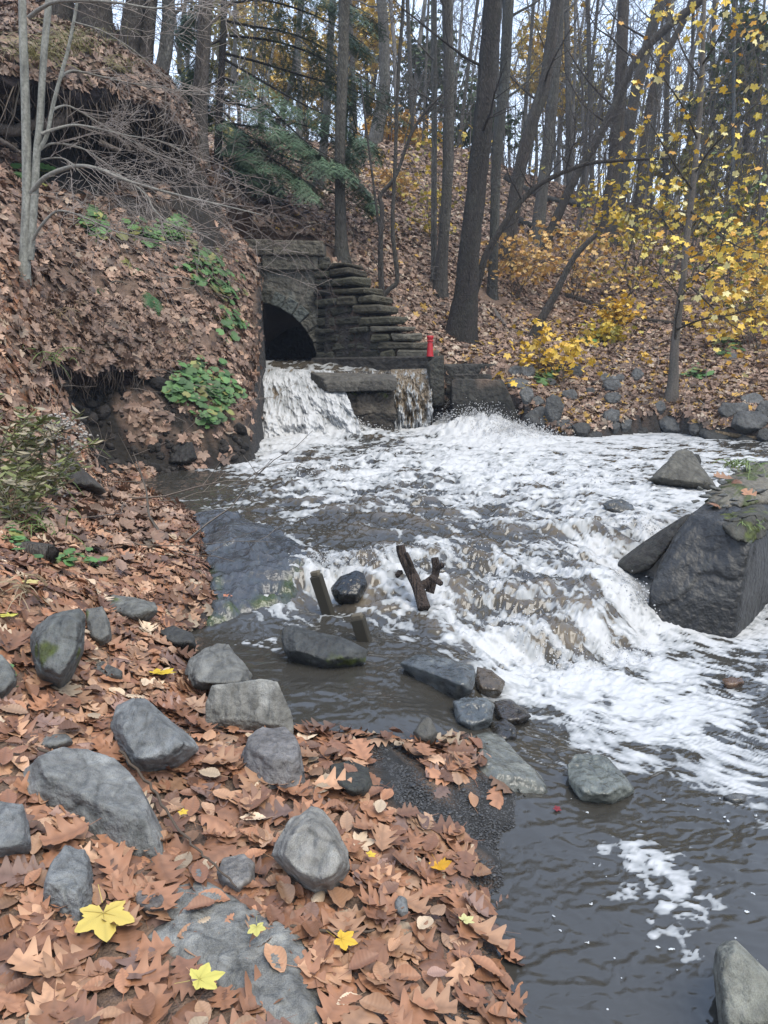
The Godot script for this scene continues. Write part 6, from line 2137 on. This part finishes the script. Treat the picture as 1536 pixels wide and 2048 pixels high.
# ---------------------------------------------------------------- bushes in leaf on the far bank
func make_shrubs() -> void:
	var yellow := [lin(.62, .44, .05), lin(.5, .4, .07), lin(.68, .46, .05), lin(.36, .34, .07)]
	var orange := [lin(.66, .42, .14), lin(.7, .48, .18), lin(.58, .32, .1)]
	var gold := [lin(.74, .48, .05), lin(.7, .42, .04), lin(.78, .55, .12)]
	var green := [lin(.16, .2, .04), lin(.3, .3, .06), lin(.09, .14, .035)]
	# x px and y px of the foot, width and height in metres, number of leaf clusters, colours, leaf size
	for q in [[1262, 596, 2.1, 3.0, 105, yellow, .12, "tall yellow-green shrub behind the slim maple's left side"], [1030, 600, 1.6, 1.6, 42, orange, .12, "pale orange bush between the pale-footed trunk and the snag"], [1150, 600, 2.3, 1.8, 40, orange, .12, "orange bush spreading round the snag's upper part"],
			[1118, 770, 1.25, 1.0, 11, gold, .13, "low yellow sapling among the dark shore stones"], [870, 500, 1.3, 2.3, 26, yellow, .11, "sparse yellow bush on the slope behind the pale grey trunk"], [1510, 700, 2.4, 2.2, 64, gold, .15, "gold-leaved bush bending over the right edge of the bank"], [1545, 640, 2.4, 3.2, 130, green, .13, "green-yellow bush at the right edge behind the gold one"],
			[1210, 690, .7, .5, 12, yellow, .12, "tiny yellow seedling on the open leaf slope"], [1240, 650, .9, .6, 16, gold, .12, "small scatter-leaved yellow seedling under the fallen trunk"], [1440, 440, 2.2, 2.6, 90, yellow, .14, "hazy yellow bush high behind the pale bluish pole"], [780, 400, .9, 1.0, 22, orange, .11, "small orange sprig left of the twin stems' upper part"]]:
		var d := minf(hit(q[0], q[1]), 30.0)
		var p := P(q[0], q[1], d)
		p.y = ground(p.x, p.z)
		var o := thing("shrub", q[7], "shrub", p)
		var st := MB.new()
		leaf_spots = []
		for k in 7:
			var az := rng.randf() * TAU
			grow(st, Vector3(rng.randf_range(-.1, .1), -.05, rng.randf_range(-.1, .1)), Vector3(cos(az) * .5 * q[2] / q[3], 1, sin(az) * .5 * q[2] / q[3]).normalized(), q[3] * rng.randf_range(.6, 1.0), .012, 2, .03, lin(.09, .075, .06), 4)
		build("stems", st, M.twig, o)
		var spots := leaf_spots.duplicate()
		for k in q[4]:
			var e := Vector3(rng.randfn(0, .42) * q[2], maxf(.12, .55 + rng.randfn(0, .26)) * q[3], rng.randfn(0, .42) * q[2])
			for m in 9:
				spots.append(e + Vector3(rng.randfn(0, .19), rng.randfn(0, .05), rng.randfn(0, .19)))
		hang_leaves(o, spots, 1.0, q[6] * .7, q[6] * 1.15, q[5], .04)

# ---------------------------------------------------------------- green things on the left bank
func make_plants() -> void:
	# a round crinkled leaf
	var rl := MB.new()
	var c := rl.vert(Vector3.ZERO, Vector3.UP, Color(1.1, 1.1, 1.1))
	for i in 15:
		var a := TAU * i / 14.0
		var r := 1.0 + (.12 if i % 2 == 0 else -.03) - .5 * exp(-pow((a - PI) * 3.0, 2))
		rl.vert(Vector3(sin(a) * r, .12 + .06 * sin(a * 3.0), cos(a) * r), Vector3.UP, Color(.85, .85, .85))
	for i in 14:
		rl.tri(c, c + i + 2, c + i + 1)
	rl.smooth()
	var round_leaf := rl.mesh(M.plant)
	# patches of round leaves: x px, y px, spread px, count
	for q in [[310, 480, 50, 26, 60, "round green leaf patch under the brush at the slope's top"], [355, 470, 22, 22, 36, "small green leaf patch right of the slope-top one"], [400, 545, 45, 40, 60, "sparse green leaves scattered left of the culvert"], [445, 590, 30, 40, 34, "few green leaves nearest the culvert's arch"], [395, 765, 42, 34, 80, "brightest round green leaf clump on the steep bank by the falls"],
			[440, 800, 36, 30, 56, "green leaves trailing right of the brightest clump"], [360, 800, 24, 26, 34, "green leaves trailing left of the brightest clump"], [420, 845, 34, 22, 26, "last few green leaves above the mossy foot of the bank"], [255, 720, 26, 12, 20, "pale green sprig at the lip of the undercut"], [460, 660, 26, 36, 20, "tiny green leaves on the bank left of the tunnel mouth"],
			[185, 460, 26, 26, 40, "green leafy sprig on the slope right of the pale twin stems"], [30, 1090, 22, 22, 24, "bright green clover-like leaves at the left edge"], [12, 1370, 18, 14, 14, "blue-green rounded leaves by the rough stone at left edge"], [160, 1130, 50, 14, 22, "small green leaves in the litter above the long low stone"], [70, 360, 40, 16, 22, "olive leaf sprigs behind the pale twin stems"],
			[1090, 765, 26, 16, 26, "green leaves under the low yellow sapling"], [1230, 640, 26, 16, 18, "green tuft on the open slope right of the snag"], [1180, 690, 22, 10, 14, "faint green leaves on the far leaf slope"], [1450, 700, 34, 14, 20, "green herb patch beside the slim maple"], [1390, 755, 34, 14, 20, "thin green weeds right of the slim maple's foot"]]:
		var p0 := on_ground(q[0], q[1])
		var o := thing("leafy_plant", q[5], "plant", p0)
		var where := []
		var tint := []
		var st := MB.new()
		for k in int(q[4] * 1.6):
			var p := on_ground(q[0] + rng.randfn(0, .5) * q[2], q[1] + rng.randfn(0, .5) * q[3])
			if p.distance_to(p0) > 2.5:
				continue
			var n := ground_normal(p.x, p.z)
			var h := rng.randf_range(.04, .14) * clampf(p0.distance_to(EYE) / 9.0, .35, 1.0)
			var top := p + (n * .6 + Vector3.UP * .6).normalized() * h
			st.tube(PackedVector3Array([p - p0, top - p0]), PackedFloat32Array([.003, .002]), 3, lin(.06, .1, .03))
			var up := (n + Vector3(rng.randf_range(-.5, .5), .4, rng.randf_range(-.3, .6))).normalized()
			var x := up.cross(Vector3(rng.randf_range(-1, 1), 0, rng.randf_range(-1, 1))).normalized()
			var s := rng.randf_range(.018, .068) * clampf(p0.distance_to(EYE) / 9.0, .3, 1.3)
			where.append(Transform3D(Basis(x, up, x.cross(up)) * Basis.from_scale(Vector3.ONE * s), top - p0))
			var v := rng.randf_range(.5, 1.4)
			tint.append(lin(.075 * v, .16 * v, .045 * v) if rng.randf() < .8 else lin(.2 * v, .2 * v, .06 * v))
		build("stems", st, M.twig, o)
		scatter("foliage", round_leaf, where, tint, o)
	# ferns
	for q in [[275, 535, 7, .6, "largest fern, its fronds streaming down the leaf slope"], [300, 590, 5, .5, "fern just below the largest one"], [165, 610, 5, .45, "dark blue-green fern on the slope left of the largest"], [245, 515, 4, .4, "yellowish fern at the upper left of the largest"], [300, 690, 4, .4, "bright fern hanging over the undercut"], [315, 640, 4, .45, "shadowy fern above the undercut's right end"], [205, 580, 4, .35, "grassy fern tuft between the two larger ferns"], [340, 690, 3, .35, "small fern at the right end of the undercut"]]:
		var p := on_ground(q[0], q[1])
		var n := ground_normal(p.x, p.z)
		var o := thing("fern", q[4], "fern", p)
		for k in q[2]:
			var mb := MB.new()
			var az := rng.randf_range(-.9, .9)
			var down := (Vector3(sin(az), 0, cos(az)) * .7 + Vector3(.5, 0, .2)).normalized()
			down = (down - n * down.dot(n)).normalized()
			var ln: float = q[3] * rng.randf_range(.7, 1.2)
			var pos := Vector3.ZERO
			var dir := (down + n * 1.0).normalized()
			var col := lin(.05, .12, .04) * rng.randf_range(.6, 1.2)
			if q[4].begins_with("yellow"):
				col = lin(.2, .2, .05)
			col.a = 1.0
			var seg := 22
			for s in seg:
				var t := float(s) / seg
				var side := dir.cross(n).normalized()
				var w := ln * .24 * sin(PI * (t * .85 + .12)) * 1.0
				for e in [-1.0, 1.0]:
					var tip: Vector3 = pos + (side * e + dir * .35).normalized() * w + Vector3.DOWN * w * .15
					mb.flat(pos - dir * ln * .012, pos + dir * ln * .02, tip, col)
				pos += dir * ln / seg
				dir = (dir + Vector3.DOWN * .09 + down * .03).normalized()
			build("frond", mb, M.plant, o)
	# grass and weeds: tufts of blades
	for q in [[95, 640, .4, 46, 0, "tuft of tan grass hanging on the slope at left"], [75, 720, .45, 40, 1, "green grass hanging over the edge at left"], [40, 960, .5, 60, 1, "long grass at the left edge above the leaf bank"], [150, 90, .7, 80, 2, "olive grass hanging from the overhang's top"], [70, 110, .7, 80, 2, "mossy grass on the overhang behind the pale twin stems"], [230, 130, .5, 50, 2, "dry grass on the overhang right of the broadest trunk"],
			[120, 620, .35, 36, 0, "second tan grass tuft below the pale twin stems"], [335, 690, .4, 50, 0, "dry grass curtain at the undercut's right end"], [70, 1060, .4, 40, 1, "yellow-green grass beside the rotten log end"], [20, 1180, .3, 30, 0, "dry grass at the left edge among leaves"], [1480, 930, .18, 40, 1, "thin grass growing on top of the huge block"], [1495, 1050, .12, 24, 1, "grass on the huge block's mossy corner"]]:
		var p := on_ground(q[0], q[1])
		if q[5].contains("overhang"):
			p = P(q[0], q[1] + 8, [11.4, 10.9, 12.4][[150, 70, 230].find(int(q[0]))])
		if q[5].contains("huge block"):
			p = P(q[0], q[1], 6.2 if q[1] < 1000 else 5.15)
		var mb := MB.new()
		var cols := [lin(.3, .23, .14), lin(.12, .17, .05), lin(.17, .15, .055)]
		for k in q[3]:
			var az := rng.randf_range(-1.4, 1.4)
			var dir := Vector3(sin(az) * .6, rng.randf_range(.1, 1.0), cos(az) * .7).normalized()
			var pos: Vector3 = Vector3(rng.randfn(0, .3), rng.randfn(0, .08), rng.randfn(0, .1)) * q[2]
			var ln: float = q[2] * rng.randf_range(.5, 1.1)
			var col: Color = cols[q[4]] * rng.randf_range(.6, 1.3)
			col.a = 1.0
			var w := .006
			for s in 5:
				var nx: Vector3 = pos + dir * ln / 5.0
				var side := dir.cross(Vector3(0, .3, 1)).normalized() * w
				mb.quad(pos - side, pos + side, nx + side * .75, nx - side * .75, col)
				pos = nx
				w *= .75
				dir = (dir + Vector3.DOWN * .38).normalized()
		tag(build("grass_tuft", mb, M.plant, self, p), q[5], "grass")
	# tall weeds at the left edge, half green and half withered
	var narrow := MB.new()
	for k in 6:
		var t := k / 6.0
		var w0 := .13 * sin(PI * (t * .9 + .08))
		var w1 := .13 * sin(PI * minf((t + 1.0 / 6.0) * .9 + .08, 1.0))
		narrow.quad(Vector3(-w0, -.25 * t * t, t), Vector3(-w1, -.25 * pow(t + .167, 2), t + .167), Vector3(w1, -.25 * pow(t + .167, 2), t + .167), Vector3(w0, -.25 * t * t, t), Color.WHITE)
	var narrow_leaf := narrow.mesh(M.plant)
	for q in [[10, 1010, 760, .0, "tall withered weed at the left edge, leaves mostly grey"], [40, 1000, 770, .02, "tall yellow-green weed second from the left edge"], [70, 1000, 800, -.02, "tall weed with narrow green leaves before the undercut"], [90, 1010, 850, .04, "shorter yellowing weed beside the fluffy seed heads"], [25, 1060, 880, .0, "low leafy weed at the left edge above the log end"], [-10, 1000, 720, .02, "weed half outside the left edge"], [55, 1040, 900, .05, "short bushy weed at the foot of the tall ones"]]:
		var d := minf(hit(maxf(q[0], 2), q[1]), 6.0)
		var p := P(q[0], q[1], d)
		p.y = ground(p.x, p.z)
		var top := P(q[0] + rng.randf_range(-5, 25), q[2], d + .1)
		var o := thing("weed", q[4], "weed", p)
		var where := []
		var tint := []
		var st := MB.new()
		for s in 5:
			var path := PackedVector3Array()
			var e := (top - p) * rng.randf_range(.6, 1.0) + Vector3(rng.randf_range(-.25, .25), 0, rng.randf_range(-.2, .2))
			for i in 7:
				var t := i / 6.0
				path.append(e * t + Vector3(sin(t * 3.0 + s) * .05, 0, cos(t * 2.0 + s) * .04) + Vector3(.1, -.08, 0) * t * t)
			st.tube(path, PackedFloat32Array([.005, .005, .0045, .004, .0035, .003, .002]), 4, lin(.1, .09, .05))
			for i in 46:
				var t := rng.randf_range(.15, 1.0) * 6.0
				var a := mini(int(t), 5)
				var az := rng.randf() * TAU
				var z := Vector3(cos(az), rng.randf_range(-.5, .5), sin(az)).normalized()
				var x := z.cross(Vector3.UP).normalized()
				where.append(Transform3D(Basis(x, z.cross(x), z) * Basis(Vector3.BACK, rng.randf_range(-1, 1)) * Basis.from_scale(Vector3.ONE * rng.randf_range(.04, .1)), path[a].lerp(path[a + 1], t - a)))
				var v := rng.randf_range(.6, 1.3)
				var green := rng.randf() < (.3 if q[4].contains("withered") else .6)
				tint.append(lin(.16 * v, .18 * v, .06 * v) if green else lin(.27 * v, .235 * v, .16 * v))
		build("stems", st, M.twig, o)
		scatter("foliage", narrow_leaf, where, tint, o)
	# the seed-headed weed
	var p := on_ground(100, 1010)
	var d := hit(100, 1010)
	var o := thing("seed_weed", "dry dark-stemmed weed with fluffy pale grey seed heads", "weed", p)
	var st := MB.new()
	var heads := SphereMesh.new()
	heads.radius = 1.0
	heads.height = 2.0
	heads.radial_segments = 6
	heads.rings = 3
	heads.material = M.twig
	var where := []
	var tint := []
	for q in [[[[100, 1010], [110, 950], [112, 890], [115, 850], [118, 838]], 5], [[[112, 890], [100, 862], [104, 855]], 3], [[[113, 870], [128, 858], [140, 850]], 3], [[[114, 860], [135, 866], [158, 868], [168, 872]], 3], [[[112, 880], [98, 880], [90, 888]], 2], [[[112, 885], [125, 880], [140, 878], [142, 895]], 3], [[[95, 1040], [100, 1010], [110, 985]], 1], [[[110, 945], [112, 905], [110, 875]], 3]]:
		var path := PackedVector3Array()
		var rad := PackedFloat32Array()
		for e in q[0]:
			path.append(P(e[0], e[1], d) - p)
		for i in path.size():
			rad.append(.006 - .003 * i / path.size())
		st.tube(path, rad, 5, lin(.05, .04, .033))
		for k in q[1] * 9:
			var s := path[path.size() - 1] + Vector3(rng.randfn(0, .035), rng.randfn(0, .022), rng.randfn(0, .03))
			where.append(Transform3D(Basis.from_scale(Vector3(1, .8, 1) * rng.randf_range(.006, .013)), s))
			var v := rng.randf_range(.7, 1.1)
			tint.append(lin(.36 * v, .33 * v, .3 * v))
	build("stems", st, M.twig, o)
	scatter("seed_heads", heads, where, tint, o)
	# the rotten log end in the leaves
	var lp := on_ground(78, 1120)
	var lo := thing("rotten_log", "rotten greyish log end poking from leaves at left", "log", lp)
	var lm := MB.new()
	lm.tube(PackedVector3Array([Vector3(-.22, .03, -.06), Vector3(-.05, .05, 0), Vector3(.1, .05, .05)]), PackedFloat32Array([.05, .055, .052]), 10, lin(.12, .105, .09), .4, nz)
	build("log_body", lm, M.bark, lo)
	lm = MB.new()
	lm.tube(PackedVector3Array([Vector3(.1, .05, .05), Vector3(.104, .05, .052)]), PackedFloat32Array([.046, .042]), 10, lin(.025, .018, .014), .3, nz)
	build("broken_end", lm, M.bark, lo)

# ---------------------------------------------------------------- fallen leaves
func litter_tint(warm: float) -> Color:
	var r := rng.randf()
	var c: Color
	if r < .26:
		c = lin(.30, .15, .09)
	elif r < .46:
		c = lin(.36, .21, .135)
	elif r < .64:
		c = lin(.19, .095, .062)
	elif r < .76:
		c = lin(.42, .27, .19)
	elif r < .88:
		c = lin(.15, .082, .06)
	elif r < .95:
		c = lin(.25, .16, .14)
	else:
		c = lin(.5, .4, .31)
	c = c * lin(1.04, 1.0, .9)
	c = c.lerp(lin(.26, .18, .135) * rng.randf_range(.35, 1.5), 1.0 - warm)
	c *= rng.randf_range(.5, 1.3)
	c.a = 1.0
	return c

func lay(p: Vector3, n: Vector3, size: float, tilt: float) -> Transform3D:
	var up := (n + Vector3(rng.randfn(0, 1), rng.randfn(0, .5), rng.randfn(0, 1)) * tilt).normalized()
	var a := rng.randf() * TAU
	var z := Vector3(cos(a), 0, sin(a))
	z = (z - up * z.dot(up)).normalized()
	var b := Basis(up.cross(z).normalized(), up, z)
	if rng.randf() < .4:
		b = b * Basis(Vector3.BACK, PI)
	return Transform3D(b * Basis.from_scale(Vector3.ONE * size), p - z * size * .5)

func make_leaves() -> void:
	var kinds := [blade_leaf(true, .5, .35, 1), blade_leaf(true, -.5, -.3, 2), blade_leaf(true, 1.1, .7, 3), blade_leaf(false, 1.0, .3, 4), blade_leaf(false, -.9, -.35, 5), blade_leaf(false, 2.2, .6, 6), maple_leaf(.5, 7), maple_leaf(-.6, 8)]
	var meshes := []
	for k in kinds:
		meshes.append(k.mesh(M.leaf))
	var wh := []
	var ti := []
	for k in meshes:
		wh.append([])
		ti.append([])
	var near := []
	# the near bank, thick with oak and beech leaves
	var i := 0
	while i < 30000:
		i += 1
		var x := rng.randf_range(-4.2, 1.1)
		var z := -pow(rng.randf(), .8) * 7.2 - 1.35
		if absf(x) > -z * .56 + .4:
			continue
		var s := inside(x, z)
		var spit := nz.get_noise_2d(x * 3.0, z * 3.0)
		if s > .02 - .0:
			continue
		if z > -4.0 and on_gravel(x, z) and rng.randf() < .97:
			continue
		var p := Vector3(x, ground(x, z) + absf(rng.randfn(0, .014)) + .004, z)
		if bareness(p) > rng.randf() * 1.1:
			continue
		var k := [0, 1, 0, 2, 1, 3, 4, 3, 5, 4, 5, 2, 3, 7][rng.randi() % 14] as int
		var size := rng.randf_range(.085, .15) if k < 3 else rng.randf_range(.065, .105)
		var t := lay(p, ground_normal(x, z), size, .09)
		var c := litter_tint(1.0)
		if s > -.15:
			c = c * lerpf(.55, 1.0, rng.randf())
			c.a = 1.0
		near.append([size / -z, k, t, c, p])
	near.sort_custom(func(a, b): return a[0] > b[0])
	var tints := []
	for k in 14:
		var m: StandardMaterial3D = M.leaf.duplicate()
		m.albedo_color = litter_tint(1.0).linear_to_srgb()
		m.resource_name = "leaf_tint"
		tints.append(m)
	var made := 0
	for q in near:
		var c2: Vector3 = q[4]
		var rel := c2 - EYE
		var f := Vector3(0, -sin(PITCH), -cos(PITCH))
		var depth := rel.dot(f)
		var up := Vector3(0, cos(PITCH), -sin(PITCH))
		var on := absf(rel.x / depth * FOC) < 768.0 and absf(rel.dot(up) / depth * FOC) < 1024.0
		if made < 300 and on:
			var o := put("fallen_leaf", meshes[q[1]], ground_node)
			o.transform = q[2]
			o.material_override = tints[rng.randi() % tints.size()]
			made += 1
		else:
			wh[q[1]].append(q[2])
			ti[q[1]].append(q[3])
	# the left bank, in drab pinkish browns
	for n in 38000:
		var px := rng.randf_range(-40, 530)
		var py := rng.randf_range(250, 1000)
		var x := rng.randf_range(-9.0, -1.6)
		var z := rng.randf_range(-15.4, -4.5)
		if inside(x, z) > -.02 or absf(x) > -z * .56 + .3 or (absf(x + 2.57) < 1.4 and z < -15.0):
			continue
		var p := Vector3(x, ground(x, z), z)
		if bareness(p) > rng.randf() * .9 + .05:
			continue
		if nz.get_noise_3d(x * 1.6, p.y * 1.6, z * 1.6) < rng.randf_range(-.55, -.05):
			continue
		var nn := ground_normal(x, z)
		p += nn * absf(rng.randfn(0, .03))
		var k := [0, 1, 2, 6, 7, 6, 7, 3, 5][rng.randi() % 9] as int
		wh[k].append(lay(p, nn, rng.randf_range(.08, .155), .33))
		ti[k].append(litter_tint(.35))
	# on both jutting lips
	for q in overhang_top:
		var vs: PackedVector3Array = q[0].mesh.surface_get_arrays(0)[Mesh.ARRAY_VERTEX]
		var ns: PackedVector3Array = q[0].mesh.surface_get_arrays(0)[Mesh.ARRAY_NORMAL]
		for n in (2600 if q == overhang_top[0] else 1500):
			var a := rng.randi_range(0, 43) * 22 + rng.randi_range(0, 11)
			var b := rng.randi_range(0, 43) * 22 + rng.randi_range(0, 10)
			b = clampi(a + [1, 22, 23, -21][rng.randi() % 4], 0, vs.size() - 1)
			var p := vs[a].lerp(vs[b], rng.randf()) + ns[a] * .02
			var k := [0, 1, 2, 6, 7, 3][rng.randi() % 6] as int
			wh[k].append(lay(p, ns[a], rng.randf_range(.09, .17), .45))
			var c := litter_tint(.3) * (.75 if q == overhang_top[0] else .9)
			c.a = 1.0
			ti[k].append(c)
	# the far bank and the hillside
	for n in 130000:
		var z := -lerpf(11.8, 34.0, pow(rng.randf(), 1.5))
		var x := rng.randf_range(-.35, .56) * -z
		if x < -1.0 and z > -16.35:
			continue
		var s := inside(x, z)
		if s > -.03 or (s > -.1 and z > -13.0 and rng.randf() < .5) or (s > -.3 and z < -13.6 and x < .9):
			continue
		var nn := ground_normal(x, z)
		var p := Vector3(x, ground(x, z) + .015, z) + nn * absf(rng.randfn(0, .02))
		var k := [0, 2, 6, 7, 6, 7, 3, 5][rng.randi() % 8] as int
		wh[k].append(lay(p, nn, rng.randf_range(.085, .155), .4))
		var c := litter_tint(.25)
		if rng.randf() < .10:
			c = lin(.5, .4, .3) * rng.randf_range(.7, 1.1)
		if rng.randf() < (.10 if z > -19.0 and x > 2.5 else .035):
			c = lin(.55, .33, .07) * rng.randf_range(.6, 1.1)
		c.a = 1.0
		ti[k].append(c)
	# fallen twigs strewn over the slopes
	var tw := MB.new()
	for n in 900:
		var z := -lerpf(5.0, 30.0, rng.randf())
		var x := rng.randf_range(-.45, .55) * -z
		if inside(x, z) > (-.1 if z > -12.0 or x > 1.5 else -.6):
			continue
		var p := Vector3(x, ground(x, z) + .05, z)
		var az := rng.randf() * TAU
		var d := Vector3(cos(az), 0, sin(az))
		var nn := ground_normal(x, z)
		d = (d - nn * d.dot(nn)).normalized()
		grow(tw, p, (d + nn * rng.randf_range(0, .25)).normalized(), rng.randf_range(.3, 1.3), rng.randf_range(.005, .013), 1, -.01, lin(.15, .125, .105) * rng.randf_range(.4, 1.6), 2)
	stuff(build("fallen_twigs", tw, M.twig, ground_node))
	for k in meshes.size():
		scatter("leaf_litter", meshes[k], wh[k], ti[k], ground_node)
	# leaves that caught the eye, each one by itself
	var bright := maple_leaf(.25, 21)
	for q in [[210, 1868, .155, .4, [.62, .47, .11], "large bright yellow maple leaf lying at lower left"], [322, 1370, .125, 2.6, [.72, .5, .04], "bright yellow maple leaf behind the angular blue-grey rock"], [404, 1998, .095, 2.0, [.62, .55, .13], "pale yellow small maple leaf near the bottom edge"], [877, 1765, .075, .3, [.68, .36, .02], "curled orange-yellow leaf on the litter near the water"], [685, 1916, .07, 1.3, [.68, .42, .03], "small folded yellow leaf right of the pale slab"],
			[930, 1875, .05, 2.2, [.62, .58, .26], "tiny cream-yellow leaf right of the slab"], [515, 1912, .05, .2, [.55, .5, .14], "tiny yellow-green leaf on the pale slab"], [366, 1655, .035, 1.0, [.7, .48, .05], "tiny yellow leaf scrap right of the flat boulder"], [740, 1742, .035, 2.0, [.7, .5, .05], "tiny yellow leaf right of the smooth rounded boulder"], [158, 970, .14, 1.0, [.75, .5, .03], "bright yellow leaf at the foot of the steep dirt bank"],
			[282, 1127, .1, 2.0, [.66, .48, .12], "pale yellow leaf in the upper litter left of the bedrock"], [12, 1257, .09, 2.4, [.6, .55, .1], "yellow leaf at the left edge above the mossy boulder"], [60, 1187, .08, 1.3, [.6, .5, .2], "faded yellow leaf left of the long low stone"], [1112, 1622, .035, 1.0, [.2, .012, .015], "small red leaf just under the shallow water"], [455, 1212, .06, .5, [.5, .2, .11], "single brown leaf stuck on the wet bedrock"], [792, 1092, .08, .9, [.42, .18, .09], "brown leaf afloat just behind the snag"]]:
		var p := on_ground(q[0], q[1]) + Vector3.UP * .06
		if q[5].contains("slab") and q[5].contains("on the"):
			p += Vector3.UP * .03
		if q[5].contains("water") and q[0] > 1000 or q[5].contains("afloat") or q[5].contains("bedrock"):
			p = on_water(q[0], q[1]) + Vector3.UP * (.07 if q[5].contains("stuck") else .012)
		var b := Basis(Vector3.UP, q[3]) * Basis(Vector3.RIGHT, .18) * Basis(Vector3.BACK, rng.randf_range(-.12, .12))
		var o := thing("maple_leaf", q[5], "leaf", p)
		var c := lin(q[4][0], q[4][1], q[4][2]) * .82
		var mb := maple_leaf(.2 if not q[5].contains("curled") else 1.4, int(q[0]))
		for e in mb.v.size():
			mb.v[e] = b * (mb.v[e] - Vector3(0, 0, .35)) * q[2]
			mb.n[e] = b * mb.n[e]
			var cc := c * mb.c[e].r
			cc.a = 1.0
			mb.c[e] = cc
		build("blade", mb, M.leaf, o)
		var ribs := MB.new()
		for a in [-1.9, -1.0, 0.0, 1.0, 1.9]:
			var e := Vector3(sin(a) * .36, .02, .3 + cos(a) * .36)
			ribs.tube(PackedVector3Array([b * (Vector3(0, .012, -.05)) * q[2], b * (e - Vector3(0, 0, .35)) * q[2]]), PackedFloat32Array([.009 * q[2], .003 * q[2]]), 3, c * .7)
		build("veins", ribs, M.leaf, o)
	# leaves lying on the huge block
	for q in [[1446, 962, 6.15, .15, "farthest left of its top"], [1475, 970, 6.05, .16, "middle of the leaf cluster"], [1500, 1000, 5.75, .15, "nearest its right side"], [1430, 1016, 5.5, .13, "at the front rim of its top"], [1490, 985, 5.9, .13, "just behind the mossy crust"]]:
		var o := put("oak_leaf", meshes[rng.randi() % 3], self)
		o.transform = lay(P(q[0], q[1], q[2]) + Vector3.UP * .03, Vector3(.1, 1, .2).normalized(), q[3], .15)
		o.material_override = tints[rng.randi() % tints.size()]
		tag(o, "brown oak leaf on the huge tilted block, " + q[4], "leaf", "oak leaves on the huge block")
